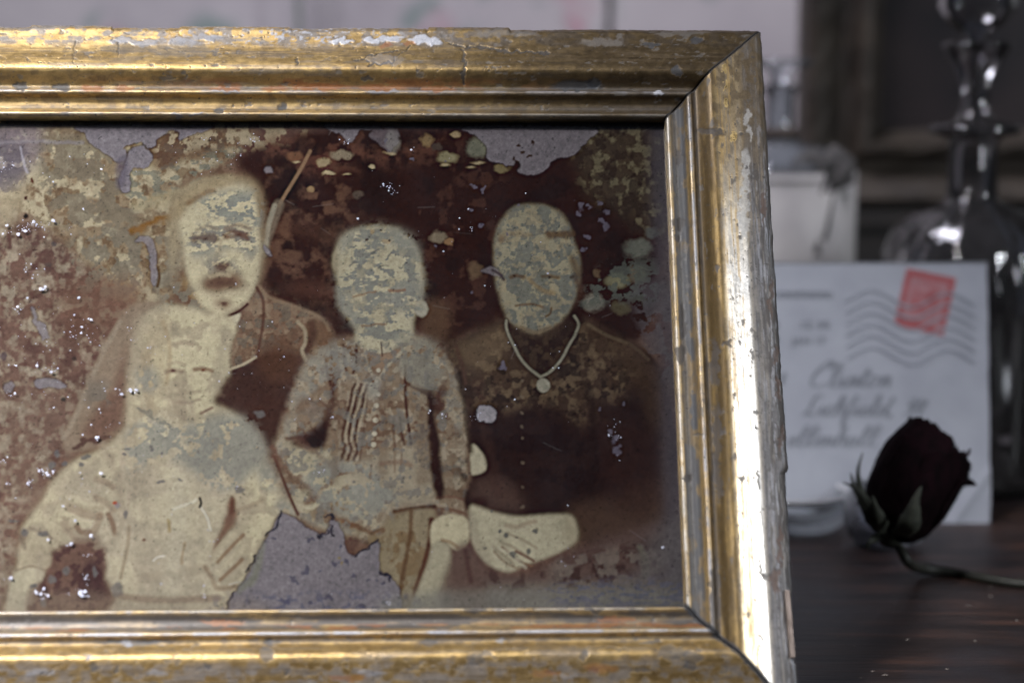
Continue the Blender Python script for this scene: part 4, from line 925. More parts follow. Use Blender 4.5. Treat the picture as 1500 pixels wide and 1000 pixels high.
spot(38, 316, 6, 6, (52, 26, 24), 0.95, 0.7); spot(38, 288, 3, 4, (90, 50, 30), 0.9); spot(46, 262, 3, 5, (98, 58, 36), 0.8); spot(92, 583, 5, 5, (60, 52, 48), 0.8); spot(78, 355, 5, 4, (84, 74, 72), 0.8); spot(70, 385, 7, 4, (84, 70, 64), 0.7); spot(108, 524, 5, 5, (72, 58, 52), 0.7); spot(5, 520, 7, 8, (70, 58, 70), 0.6)
for _c in range(3): IMG[..., _c] = gblur(IMG[..., _c], 0.45)
for _c in range(3): IMG[..., _c] = np.clip(IMG[..., _c] + 0.55 * (IMG[..., _c] - gblur(IMG[..., _c], 3.2)), 0.001, 1)
# the print has cooled and darkened with age: greyer lights, deeper darks
_s = np.where(IMG <= 0.0031308, IMG * 12.92, 1.055 * np.maximum(IMG, 1e-6) ** (1 / 2.4) - 0.055) * 255
_L = _s.mean(-1, keepdims=True)
_k = 0.98 - 0.28 * step(_L, 80, 140)
_s = _L + (_s - _L) * _k
_g = np.interp(_L, [0, 35, 60, 90, 120, 160, 200], [0, 27, 54, 86, 121, 170, 214]) / np.maximum(_L, 1)
IMG = np.clip(_s * _g, 0, 255) / 255
IMG = np.where(IMG <= 0.04045, IMG / 12.92, ((IMG + 0.055) / 1.055) ** 2.4)
# overall fine grain, foxing and hairline scratches
g1 = fbm(XX / 2.2, YY / 2.2, 501, 2) - 0.5; g2 = fbm(XX / 60, YY / 60, 502, 3) - 0.5; g3 = fbm(XX / 6, YY / 6, 503, 4) - 0.5
IMG *= (1 + 0.20 * g1 + 0.25 * g2 + 0.34 * g3)[..., None]
sp = step(fbm(XX / 3.2, YY / 3.2, 504, 2), 0.80, 0.86); IMG[:] = IMG * (1 - 0.55 * sp[..., None])
rs = np.random.default_rng(3)
for _ in range(45):
    x, y = rs.uniform(-100, 980), rs.uniform(190, 885); a_ = rs.uniform(-1.2, 1.2); L_ = rs.uniform(6, 34)
    stroke([(x, y), (x + L_ * math.cos(a_), y + L_ * math.sin(a_))], 0.7, (176, 170, 168), rs.uniform(0.06, 0.2), 0.7, 0, False)
PRINT_LIGHT = 1.42
IMG /= PRINT_LIGHT
IMG = np.clip(IMG, 0.002, 0.85)

def sample(img, px, py):
    x = np.clip(px - X0, 0, img.shape[1] - 1.001); y = np.clip(py - Y0, 0, img.shape[0] - 1.001)
    ix = x.astype(int); iy = y.astype(int); fx = x - ix; fy = y - iy
    if img.ndim == 3: fx = fx[..., None]; fy = fy[..., None]
    return (img[iy, ix] * (1 - fx) + img[iy, ix + 1] * fx) * (1 - fy) + (img[iy + 1, ix] * (1 - fx) + img[iy + 1, ix + 1] * fx) * fy

PH = 0.0021        # the pane sits this far up in the rebate
s_vis = float((hit_rel(-6, 500, PH).dot(FR) - A_REL.dot(FR)))
ss = np.r_[np.linspace(S_LEFT - 0.002, s_vis, 60)[:-1], np.linspace(s_vis, 0.002, 900)]
tt = np.linspace(0.002, T_BOT - 0.002, 620)
SS, TT = np.meshgrid(ss, tt, indexing='ij')
PXp, PYp = project(fw(SS, TT, np.full(SS.shape, PH)))
cp = sample(IMG, PXp, PYp); rel = sample(gblur(TORN, 0.8), PXp, PYp)
hh = PH - 0.0009 - 0.00016 * rel + 0.00009 * (fbm(PXp / 12, PYp / 12, 601, 4) - 0.5) + 0.0003 * (fbm(PXp / 120, PYp / 120, 602, 2) - 0.5)
fc = grid_faces(len(ss), len(tt))[:, ::-1]
me = new_mesh('photograph_print', fw(SS, TT, hh).reshape(-1, 3), fc)
set_col(me, 'print', cp.reshape(-1, 3))
o = link('photograph_print', me, M_PRINT, frame)
o['label'] = 'faded sepia group photograph with lilac grey losses'

def fbox(name, s0, s1, t0, t1, h0, h1, mat):
    c = [(s, t_, h_) for h_ in (h0, h1) for t_ in (t0, t1) for s in (s0, s1)]
    V = [fw(*map(np.array, p)) for p in c]
    Fq = [(0, 2, 3, 1), (4, 5, 7, 6), (0, 1, 5, 4), (2, 6, 7, 3), (0, 4, 6, 2), (1, 3, 7, 5)]
    me = new_mesh(name, np.array(V), Fq, False)
    return link(name, me, mat, frame)
fbox('glass_pane', S_LEFT - 0.0018, 0.0018, T_BOT - 0.0018, 0.0018, PH - 0.0004, PH + 0.0002, M_PANE)
fbox('backing_board', S_LEFT - 0.006, 0.006, T_BOT - 0.006, 0.006, -0.0045, -0.0005, M_RAW)
fbox('rail_core', S_LEFT - 0.031, 0.031, 0.0065, 0.0312, -0.0119, -0.0040, M_RAW)['label'] = 'wooden back of the frame'
fbox('rail_core', S_LEFT - 0.031, 0.031, T_BOT - 0.0312, T_BOT - 0.0065, -0.0119, -0.0040, M_RAW)
fbox('rail_core', 0.0065, 0.0311, T_BOT - 0.0064, 0.0064, -0.0118, -0.0041, M_RAW)
# easel strut behind
mid = S_LEFT / 2
pa = fw(np.array(mid), np.array(T_BOT * 0.25), np.array(-0.0125)); 
hgt = pa[2]; foot = np.array([pa[0], pa[1] + 0.085, 0.001])
tube('easel_strut', [pa, (pa + foot) / 2, foot], [0.006, 0.006, 0.006], M_RAW, frame, 8, 2)

# dried paint flecks and dust spatter on the pane
V = []; Fq = []
def fleck(px, py, r):
    c = hit_rel(px, py, PH + 0.0003); s0 = (c - A_REL).dot(FR); t0 = (c - A_REL).dot(FU)
    rr = r * 0.000165; n = 7 if r < 2 else 10; b0 = len(V)
    th0 = rs.uniform(0, 6.28)
    for k in range(n):
        q = rr * rs.uniform(0.7, 1.2); th = th0 + 2 * math.pi * k / n
        V.append(fw(np.array(s0 + q * math.cos(th)), np.array(t0 + q * math.sin(th)), np.array(PH + 0.00021)))
    for k in range(n):
        p = np.array(V[b0 + k]); cc = fw(np.array(s0), np.array(t0), np.array(PH + 0.00021)); V.append(cc + (p - cc) * 0.6 + FN * rr * 0.13)
    V.append(fw(np.array(s0), np.array(t0), np.array(PH + 0.00021 + rr * 0.16)))
    for k in range(n):
        Fq.append((b0 + k, b0 + (k + 1) % n, b0 + n + (k + 1) % n, b0 + n + k)); Fq.append((b0 + n + k, b0 + n + (k + 1) % n, b0 + 2 * n))
CL = [(30, 330, 34, 12, 30), (10, 342, 10, 4, 4), (35, 335, 8, 5, 5), (50, 325, 6, 5, 4), (78, 323, 5, 3, 3), (60, 335, 14, 10, 12), (100, 338, 5, 6, 5), (45, 395, 20, 14, 12), (63, 422, 6, 4, 8), (25, 450, 10, 8, 8), (40, 436, 3, 3, 1), (115, 436, 3, 3, 1), (134, 468, 5, 4, 3), (120, 480, 25, 30, 22), (20, 535, 5, 4, 4), (70, 540, 14, 6, 10), (55, 535, 3, 3, 2), (15, 577, 9, 4, 8), (178, 575, 5, 4, 4), (190, 573, 8, 4, 5), (200, 568, 4, 5, 3), (195, 495, 4, 3, 3), (222, 508, 6, 4, 5), (142, 642, 4, 3, 4), (60, 688, 8, 4, 14), (78, 690, 6, 3, 10), (68, 696, 6, 5, 12), (46, 707, 8, 6, 10), (12, 708, 5, 3, 4), (5, 674, 6, 4, 6), (20, 730, 4, 3, 2), (95, 730, 8, 3, 5), (120, 704, 6, 10, 5), (148, 693, 2, 2, 2), (92, 741, 3, 2, 1), (110, 762, 3, 2, 1), (133, 785, 4, 3, 3), (100, 797, 5, 4, 6), (70, 790, 2, 2, 1), (125, 849, 6, 6, 12), (120, 868, 9, 6, 24), (60, 868, 14, 4, 10), (100, 868, 5, 3, 4), (130, 812, 8, 3, 5), (15, 846, 6, 5, 6), (57, 878, 8, 4, 4), (205, 500, 60, 60, 16), (100, 600, 90, 60, 30), (60, 480, 60, 60, 40), (100, 250, 90, 50, 16), (5, 243, 14, 12, 22), (200, 252, 4, 3, 3), (150, 248, 3, 2, 2), (123, 307, 3, 4, 3), (345, 225, 20, 14, 14), (373, 205, 10, 6, 12), (302, 205, 8, 5, 6), (280, 235, 40, 30, 16), (505, 205, 12, 5, 8), (570, 272, 8, 6, 14), (576, 282, 5, 3, 6), (604, 220, 4, 4, 4), (524, 320, 2, 2, 1), (510, 210, 2, 2, 1), (420, 520, 100, 90, 20), (640, 280, 90, 90, 14), (690, 336, 6, 8, 6), (770, 283, 2, 2, 1), (800, 400, 120, 120, 14), (650, 606, 6, 6, 10), (630, 601, 3, 3, 2), (700, 612, 10, 8, 10), (900, 635, 12, 30, 16), (472, 690, 12, 10, 12), (350, 714, 3, 3, 4), (215, 735, 120, 120, 22), (300, 872, 6, 6, 5), (310, 792, 10, 5, 6), (485, 868, 3, 3, 2), (570, 882, 5, 4, 6), (971, 801, 3, 3, 1), (485, 610, 3, 3, 2), (432, 612, 2, 3, 2), (416, 522, 2, 2, 1), (800, 500, 160, 200, 16), (350, 500, 120, 90, 12), (760, 820, 160, 60, 8)]
for cx, cy, sx, sy, n in CL:
    for k in range(n):
        big = n == 1
        r = rs.uniform(1.6, 2.6) if big else float(np.clip(rs.lognormal(-0.15, 0.45), 0.4, 2.3))
        x = cx if big else cx + rs.normal() * sx * 0.55; y = cy if big else cy + rs.normal() * sy * 0.55
        if -60 < x < 985 and 190 < y < 885: fleck(x, y, r)
for x, y, r in ((49, 325, 3.6), (78, 323, 3.4), (37, 338, 3.6), (27, 343, 3.6), (4, 342, 2.4), (10, 330, 3.0), (60, 423, 3.5), (66, 420, 3), (26, 449, 2.6), (40, 436, 2.6), (115, 436, 3), (54, 535, 3), (133, 468, 2.6), (75, 545, 3), (148, 693, 3), (142, 641, 4), (110, 762, 2.8), (133, 784, 3), (104, 796, 3.4), (117, 868, 4.2), (124, 866, 3.4), (120, 872, 3.2), (53, 868, 3), (60, 870, 3.2), (70, 872, 2.8), (64, 862, 3), (16, 846, 3), (70, 790, 2.4), (200, 571, 3), (191, 571, 3.4), (178, 577, 3), (971, 801, 2.6)):
    fleck(x, y, r)
me = new_mesh('paint_flecks', np.array(V), Fq)
o = link('paint_flecks', me, M_FLECK, frame); o['kind'] = 'stuff'
# ------------------------------------------------------------------ setting: table and wall
t = NT('worn_painted_table')
v = t.coords((1.2, 9, 1)); v2 = t.coords((1, 1, 1)); v3 = t.coords((1, 14, 1))
g = t.noise(v, 14, 8, 0.65, 0.4); g2 = t.noise(v2, 22, 6, 0.6); g3 = t.noise(v3, 26, 8, 0.7)
c = t.ramp(g, [(0.32, (0.005, 0.004, 0.004)), (0.50, (0.024, 0.015, 0.013)), (0.66, (0.066, 0.033, 0.024))])
c = t.mix(t.ramp(g2, [(0.48, 0.0), (0.64, 0.75)]), c, (0.022, 0.020, 0.023))
c = t.mix(t.ramp(g3, [(0.60, 0.0), (0.66, 0.85)]), c, (0.014, 0.014, 0.018))
c = t.mix(t.ramp(t.noise(v2, 190, 3, 0.6), [(0.72, 0.0), (0.76, 0.7)]), c, (0.26, 0.22, 0.20))
t.set(Base_Color=c, Roughness=0.42); t.b.inputs['Specular IOR Level'].default_value = 0.22
t.bump(t.mix(0.5, g, g3), 0.5, 0.0012)
M_TABLE = t.m
tb = bevel_box('table_top', (-1.1, -0.25, -0.035), (1.2, 1.42, 0.0), M_TABLE, None, 0.004)
tb['kind'] = 'structure'; tb['label'] = 'dark worn wooden table top with chipped paint'
# a few chips and crumbs on the table
V = []; Fq = []
for k in range(20):
    p = on_table(rs.uniform(1165, 1500), rs.uniform(835, 1000)); r = rs.uniform(0.0003, 0.0011); b0 = len(V); n = 6
    for j in range(n):
        V.append((p.x + r * rs.uniform(0.6, 1.3) * math.cos(j), p.y + r * rs.uniform(0.6, 1.2) * math.sin(j), 0.0001))
    V.append((p.x, p.y, r * 0.5))
    for j in range(n): Fq.append((b0 + j, b0 + (j + 1) % n, b0 + n))
o = link('table_crumbs', new_mesh('table_crumbs', np.array(V), Fq, False), mottled('crumb', (0.06, 0.05, 0.045), (0.16, 0.135, 0.12), 900, 0.8)); o['kind'] = 'stuff'
o['label'] = 'tiny pale crumbs scattered on the dark table'; o['category'] = 'crumbs'

# wall covered with faded printed paper in two lengths
WALL_Y = 1.40
t = NT('faded_rose_wallpaper')
v = t.coords()
base = t.ramp(t.noise(v, 5, 5, 0.6), [(0.35, (0.31, 0.285, 0.30)), (0.65, (0.46, 0.43, 0.43))])
ro = t.n('ShaderNodeTexVoronoi', Scale=12.0); t.l(v, ro.inputs['Vector'])
ros = t.ramp(ro.outputs['Distance'], [(0.05, 1.0), (0.22, 0.0)])
rm = t.mix(1.0, ros, t.ramp(t.noise(v, 28, 3), [(0.42, 0.0), (0.52, 1.0)]), 'MULTIPLY')
c = t.mix(rm, base, (0.40, 0.15, 0.20))
gr = t.mix(1.0, t.ramp(ro.outputs['Distance'], [(0.14, 0.0), (0.24, 1.0), (0.40, 0.0)]), t.ramp(t.noise(v, 20, 3, 0.5, 1.0), [(0.50, 0.0), (0.58, 0.9)]), 'MULTIPLY')
c = t.mix(gr, c, (0.14, 0.20, 0.18))
t.set(Base_Color=c, Roughness=0.85); t.bump(t.noise(v, 120, 4), 0.3, 0.001)
M_PAPER = t.m
M_WALL = mottled('dim_plaster', (0.05, 0.045, 0.04), (0.09, 0.08, 0.07), 12, 0.9)
wl = bevel_box('wall', (-1.6, WALL_Y + 0.012, -0.6), (1.8, WALL_Y + 0.06, 1.6), M_WALL, None, 0.002); wl['kind'] = 'structure'; wl['label'] = 'dim wall behind the table'
def xat(px, y):   # world x of a picture column at world depth y
    d = cam_dir(px, 100); return float(CAM[0] + d[0] * (y - CAM[1]) / d[1])
def sheet(x0, x1, amp, seed):
    xs = np.linspace(x0, x1, 60); zs = np.linspace(-0.03, 1.0, 60)
    Xg, Zg = np.meshgrid(xs, zs, indexing='ij')
    Yg = WALL_Y + 0.001 + amp * (fbm(Xg * 7, Zg * 4, seed, 3) - 0.5)
    Vv = np.stack([Xg, Yg, Zg], -1).reshape(-1, 3)
    Vb = Vv + np.array([0, 0.0012, 0]); n = len(Vv); f = grid_faces(60, 60)
    return link('wallpaper_sheet', new_mesh('wallpaper_sheet', np.vstack([Vv, Vb]), np.vstack([f[:, ::-1], f + n])), M_PAPER, wl)
sheet(-1.5, xat(887, WALL_Y), 0.010, 5); sheet(xat(897, WALL_Y), 1.1, 0.010, 9)
tw = tube('plant_stalk', [(xat(405, WALL_Y) - 0.02, WALL_Y - 0.03, 0.60), (xat(420, WALL_Y), WALL_Y - 0.03, 0.46), (xat(440, WALL_Y), WALL_Y - 0.03, 0.38), (xat(450, WALL_Y), WALL_Y - 0.025, -0.0)], [0.003, 0.004, 0.003, 0.002], mottled('dry_stalk', (0.12, 0.14, 0.12), (0.2, 0.22, 0.2), 80, 0.8), None, 8, 6)
tw['label'] = 'grey green dried stalk standing before the pale wallpaper'; tw['category'] = 'stalk'

# ------------------------------------------------------------------ envelope
DE = 0.806
def ep(px, py, lift=0.0):
    """point on the envelope front: x to the right, leaning back a little"""
    base = on_table(px, 765)
    base = Vector(CAM + cam_dir(px, 765) * DE)
    k = (765 - py) / F * DE
    return np.array(base) + k * 1.02 * ENV_UP - lift * ENV_N
ENV_UP = unit([0.0, math.sin(math.radians(11)), math.cos(math.radians(11))])
ENV_N = np.cross([1.0, 0, 0], ENV_UP) * -1
ENV_N = unit(ENV_N)
if ENV_N[1] < 0: ENV_N = -ENV_N           # points away from the viewer; lift brings forward
EZ = float(ep(1300, 765)[2])
M_ENV = mottled('aged_envelope_paper', (0.240, 0.250, 0.292), (0.282, 0.294, 0.335), 60, 0.8, bump=0.25, bd=0.0006)
env = thing('envelope', 'old white addressed envelope with a red stamp and wavy postmark, standing behind the dried rose', 'envelope', tuple(ep(1180, 765)))
xs = np.linspace(905, 1451, 120); ys = np.linspace(767 + EZ * 0, 390, 90)
Xg, Yg = np.meshgrid(xs, ys, indexing='ij')
bul = 0.0016 * np.sin((Xg - 905) / 546 * math.pi) * np.sin((767 - Yg) / 377 * math.pi) + 0.0010 * (fbm(Xg / 90, Yg / 90, 71, 3) - 0.5)
crn = 0.0008 * np.exp(-(line_dist(Xg, Yg, [(1395, 765), (1451, 690)]) / 5) ** 2)
cr = np.abs(Xg - 1451) < 1
Xe = Xg + (fbm(Yg / 60, Yg * 0, 4, 3) - 0.5) * 5 * (Xg > 1449); Ye = Yg + (fbm(Xg / 80, Xg * 0, 6, 3) - 0.5) * 4 * (Yg < 392)
Pf = np.array([ep(a, b, l) for a, b, l in zip(Xe.ravel(), Ye.ravel(), (bul + crn).ravel())])
Pb = np.array([ep(a, b, -0.0014) for a, b in zip(Xe.ravel(), Ye.ravel())]); n = len(Pf); f = grid_faces(120, 90)
side = []
def idx(i, j): return i * 90 + j
for i in range(119): side += [(idx(i, 0), idx(i + 1, 0), n + idx(i + 1, 0), n + idx(i, 0)), (idx(i, 89), n + idx(i, 89), n + idx(i + 1, 89), idx(i + 1, 89))]
for j in range(89): side += [(idx(0, j), n + idx(0, j), n + idx(0, j + 1), idx(0, j + 1)), (idx(119, j), idx(119, j + 1), n + idx(119, j + 1), n + idx(119, j))]
allf = np.vstack([f, (f + n)[:, ::-1], np.array(side)])
link('paper_body', new_mesh('paper_body', np.vstack([Pf, Pb]), allf), M_ENV, env)
def env_bul(px, py):
    return 0.0016 * math.sin((px - 905) / 546 * math.pi) * math.sin((767 - py) / 377 * math.pi) + 0.0010 * (float(fbm(np.array(px / 90), np.array(py / 90), 71, 3)) - 0.5)
def ribbon_mesh(strokes, lift=0.00025):
    V = []; Fq = []
    for pts, w0 in strokes:
        q = []
        P = [pts[0]] + list(pts) + [pts[-1]]
        for i in range(1, len(P) - 2):
            p0, p1, p2, p3 = [np.array(z, float) for z in P[i - 1:i + 3]]
            for k in range(4):
                u = k / 4; q.append(0.5 * ((2 * p1) + (-p0 + p2) * u + (2 * p0 - 5 * p1 + 4 * p2 - p3) * u * u + (-p0 + 3 * p1 - 3 * p2 + p3) * u ** 3))
        q.append(np.array(pts[-1], float)); b0 = len(V)
        for i, p in enumerate(q):
            d = q[min(i + 1, len(q) - 1)] - q[max(i - 1, 0)]; L = np.hypot(*d) + 1e-6
            nn = np.array([-d[1], d[0]]) / L
            w = w0 * (0.55 + 0.75 * max(0.0, d[1] / L))        # down strokes are heavier
            for s in (-1, 1):
                a = p + nn * s * w / 2; V.append(ep(a[0], a[1], env_bul(*a) + lift))
        for i in range(len(q) - 1): Fq.append((b0 + 2 * i, b0 + 2 * i + 1, b0 + 2 * i + 3, b0 + 2 * i + 2))
    return V, Fq
M_INK = mottled('faded_grey_ink', (0.125, 0.135, 0.160), (0.175, 0.185, 0.215), 300, 0.8)
M_INK2 = mottled('pale_postmark_ink', (0.172, 0.184, 0.220), (0.210, 0.222, 0.258), 250, 0.8)
# stamp
sc = [np.array(p, float) for p in ((1332, 398), (1406, 413), (1385, 498), (1311, 481))]
def sp_(u, w): return (sc[0] * (1 - u) + sc[1] * u) * (1 - w) + (sc[3] * (1 - u) + sc[2] * u) * w
NS = 61
U, Wv = np.meshgrid(np.linspace(0, 1, NS), np.linspace(0, 1, NS), indexing='ij')
def perf(k, n): return 0.012 * (np.abs(np.sin(k * math.pi * n)) - 0.5)
Uu = U + np.where(U < 0.01, perf(Wv, 12), 0) + np.where(U > 0.99, -perf(Wv, 12), 0); Ww = Wv + np.where(Wv < 0.01, perf(U, 10), 0) + np.where(Wv > 0.99, -perf(U, 10), 0)
PP = [sp_(a, b) for a, b in zip(Uu.ravel(), Ww.ravel())]
SV = np.array([ep(p[0], p[1], env_bul(*p) + 0.00012) for p in PP])
red = np.array([0.25, 0.038, 0.042]); pale = np.array([0.27, 0.13, 0.145]); u_, w_ = U.ravel(), Wv.ravel()
cs = np.tile(pale, (NS * NS, 1))
bm_ = np.minimum(np.minimum(u_, 1 - u_), np.minimum(w_, 1 - w_)); k = ((bm_ > 0.03) & (bm_ < 0.12)).astype(float); cs = cs * (1 - k[:, None] * 0.85) + red * k[:, None] * 0.85
def blob(u0, w0, ru, rw, c, a):
    global cs
    m = np.clip((1 - np.hypot((u_ - u0) / ru, (w_ - w0) / rw)) * 3, 0, 1) * a; cs = cs * (1 - m[:, None]) + c * m[:, None]
blob(0.5, 0.45, 0.36, 0.38, np.array([0.26, 0.09, 0.10]), 0.9); blob(0.62, 0.42, 0.12, 0.12, red * 0.95, 1); blob(0.42, 0.60, 0.09, 0.07, red, 0.9); blob(0.42, 0.28, 0.16, 0.07, pale * 1.12, 0.9); blob(0.3, 0.6, 0.06, 0.14, red, 0.6); blob(0.5, 0.9, 0.4, 0.06, red, 0.7); blob(0.12, 0.85, 0.08, 0.08, red, 0.8); blob(0.88, 0.88, 0.08, 0.1, pale, 0.9)
cs *= (0.85 + 0.3 * fbm(u_ * 16, w_ * 16, 81, 3))[:, None]
t = NT('red_stamp_print'); a1 = t.n('ShaderNodeAttribute', _attribute_name='ink'); v = t.coords()
t.set(Base_Color=t.mix(0.3, a1.outputs['Color'], t.ramp(t.noise(v, 1500, 2), [(0.3, 0.7), (0.7, 1.2)]), 'MULTIPLY'), Roughness=0.7)
me = new_mesh('stamp', SV, grid_faces(NS, NS)); set_col(me, 'ink', cs); link('stamp', me, t.m, env)
# wavy cancellation bars
S = []
for k in range(6):
    y0 = 441 + k * 16.5; pts = []
    for x in np.arange(1241, 1436, 9):
        y = y0 - 11 * math.sin((x - 1253) / 112 * 2 * math.pi) + (x - 1241) * 0.035
        pts.append((x, y))
    S.append((pts, 4.6))
V, Fq = ribbon_mesh(S, 0.0004); link('postmark_waves', new_mesh('postmark_waves', np.array(V), Fq), M_INK2, env)
# printed words of the postmark and address
def block_text(body, px, py, size, bold, mat, name, shear=0.0, sx=1.0, lift=0.0003):
    cu = bpy.data.curves.new(name, 'FONT'); cu.body = body; cu.size = 1.0; cu.shear = shear; cu.space_character = 1.05
    cu.offset = bold; cu.resolution_u = 2
    tmp = bpy.data.objects.new('tmp', cu); COL.objects.link(tmp)
    dg = bpy.context.evaluated_depsgraph_get(); m = bpy.data.meshes.new_from_object(tmp.evaluated_get(dg))
    bpy.data.objects.remove(tmp); 
    for vv in m.vertices:
        x = px + vv.co.x * size * sx; y = py - vv.co.y * size
        vv.co = ep(x, y, env_bul(x, y) + lift)
    m.materials.clear()
    return link(name, m, mat, env)
S = []
for k in range(15):
    x = 1137 + k * 5.8
    S.append(([(x, 443), (x + (k % 3) * 1.2, 438), (x + 2.0, 433), (x + 3.6, 438 + (k % 2) * 4)], 2.2))
S.append(([(1137, 434), (1180, 433), (1221, 434)], 1.6))
V, Fq = ribbon_mesh(S, 0.0003); link('postmark_town_line', new_mesh('postmark_town_line', np.array(V), Fq), M_INK, env)
block_text('5     12 30', 1134, 486, 15, 0.02, M_INK, 'postmark_lettering', sx=1.25)
block_text('P    JAN 17', 1134, 509, 15, 0.02, M_INK, 'postmark_lettering', sx=1.05)
# cursive handwriting: each letter is a stroke list in a slanted box
def L(*p): return list(p)
GLY = {
 'C': ([L((0.9, 1.75), (0.7, 1.55), (0.95, 1.45), (1.0, 1.8), (0.6, 1.9), (0.15, 1.2), (0.0, 0.5), (0.3, 0.0), (0.9, 0.25))], 1.05),
 'l': ([L((0, 0.1), (0.35, 0.9), (0.42, 1.6), (0.25, 1.7), (0.15, 1.0), (0.18, 0.2), (0.4, 0.0), (0.6, 0.2))], 0.55),
 'h': ([L((0, 0.1), (0.35, 0.9), (0.4, 1.6), (0.22, 1.6), (0.12, 0.8), (0.12, 0.0)), L((0.12, 0.3), (0.4, 0.85), (0.55, 0.7), (0.5, 0.1), (0.75, 0.15))], 0.75),
 'i': ([L((0, 0.2), (0.25, 0.8), (0.22, 0.2), (0.4, 0.0), (0.55, 0.2)), L((0.3, 1.15), (0.34, 1.2))], 0.52),
 'n': ([L((0, 0.6), (0.15, 0.8), (0.12, 0.0), (0.35, 0.75), (0.5, 0.6), (0.48, 0.1), (0.7, 0.15))], 0.68),
 'm': ([L((0, 0.6), (0.15, 0.8), (0.12, 0.0), (0.35, 0.75), (0.42, 0.0), (0.65, 0.75), (0.72, 0.1), (0.9, 0.15))], 0.9),
 't': ([L((0, 0.2), (0.3, 1.45), (0.22, 0.2), (0.4, 0.0), (0.6, 0.2)), L((0.05, 1.0), (0.6, 1.08))], 0.55),
 'o': ([L((0.5, 0.7), (0.2, 0.75), (0.05, 0.3), (0.25, 0.0), (0.5, 0.3), (0.45, 0.7), (0.75, 0.65))], 0.7),
 'r': ([L((0, 0.2), (0.2, 0.85), (0.4, 0.75), (0.35, 0.2), (0.6, 0.1))], 0.58),
 'e': ([L((0, 0.3), (0.4, 0.55), (0.3, 0.8), (0.08, 0.4), (0.25, 0.0), (0.55, 0.2))], 0.5),
 'L': ([L((0.9, 1.5), (0.75, 1.8), (0.45, 1.5), (0.35, 0.4), (0.05, 0.05), (0.35, 0.1), (0.9, 0.0))], 0.95),
 'c': ([L((0.45, 0.65), (0.25, 0.8), (0.05, 0.35), (0.25, 0.0), (0.55, 0.2))], 0.5),
 'f': ([L((0, 0.1), (0.4, 1.5), (0.28, 1.6), (0.12, 0.2), (0.05, -0.8), (0.2, -0.8), (0.25, 0.0), (0.5, 0.2))], 0.5),
 'd': ([L((0.45, 0.65), (0.2, 0.75), (0.05, 0.3), (0.25, 0.0), (0.5, 0.6), (0.65, 1.6), (0.5, 0.2), (0.75, 0.1))], 0.7),
 'a': ([L((0.45, 0.65), (0.2, 0.75), (0.05, 0.3), (0.25, 0.0), (0.5, 0.7), (0.46, 0.1), (0.7, 0.15))], 0.65),
 '3': ([L((0.1, 1.3), (0.45, 1.45), (0.5, 1.1), (0.2, 0.85), (0.55, 0.6), (0.4, 0.1), (0.0, 0.15))], 0.65),
 '4': ([L((0.35, 1.4), (0.05, 0.6), (0.6, 0.65)), L((0.6, 1.3), (0.4, 0.0))], 0.7),
 'b': ([L((0, 0.1), (0.35, 0.9), (0.4, 1.6), (0.22, 1.6), (0.1, 0.5), (0.25, 0.0), (0.5, 0.4), (0.35, 0.7), (0.7, 0.6))], 0.65),
 'y': ([L((0.0, 0.7), (0.1, 0.2), (0.35, 0.2), (0.5, 0.8), (0.35, -0.5), (0.1, -0.8), (0.2, -0.2), (0.65, 0.2))], 0.65),
 '.': ([L((0.1, 0.05), (0.16, 0.05))], 0.4), ' ': ([], 0.55), ',': ([L((0.2, 0.1), (0.1, -0.25))], 0.35), "'": ([L((0.2, 1.5), (0.1, 1.2))], 0.3)}
def write(body, x, y, s, sx=1.0, w=3.0, slant=0.42):
    out = []
    for ch in body:
        st, adv = GLY.get(ch, GLY['n'])
        for q in st: out.append(([(x + (p[0] * s * sx + p[1] * s * slant), y - p[1] * s) for p in q], w))
        x += adv * s * sx
    return out
S = write('r. ', 1137, 567, 18, 1.1, 3.3) + write('Clinton', 1186, 570, 19, 1.32, 3.4)
S += write('n ', 1130, 610, 16, 1.3, 3.0) + write('Lichfield, 34', 1174, 611, 16.5, 1.40, 3.1)
S += write('ellenhall', 1152, 655, 16.5, 1.50, 2.8)
V, Fq = ribbon_mesh(S, 0.0003); link('handwriting', new_mesh('handwriting', np.array(V), Fq), M_INK, env)

# ------------------------------------------------------------------ glass
def glass_mat(name, col=(0.9, 0.93, 0.95), rough=0.02, tr=1.0, ior=1.48):
    t = NT(name); v = t.coords()
    t.set(Base_Color=col, Roughness=rough, Transmission_Weight=tr, IOR=ior); t.bump(t.noise(v, 90, 2), 0.06, 0.001)
    return t.m
M_GLASS = thin_glass('clear_old_glass', (0.93, 0.95, 0.96), 0.20); M_CUT = thin_glass('cut_clear_glass', (0.74, 0.74, 0.75), 0.07, 0.05, (0.40, 0.38, 0.38)); M_MILK = thin_glass('frosted_glass', (0.85, 0.87, 0.92), 0.42, 0.2)

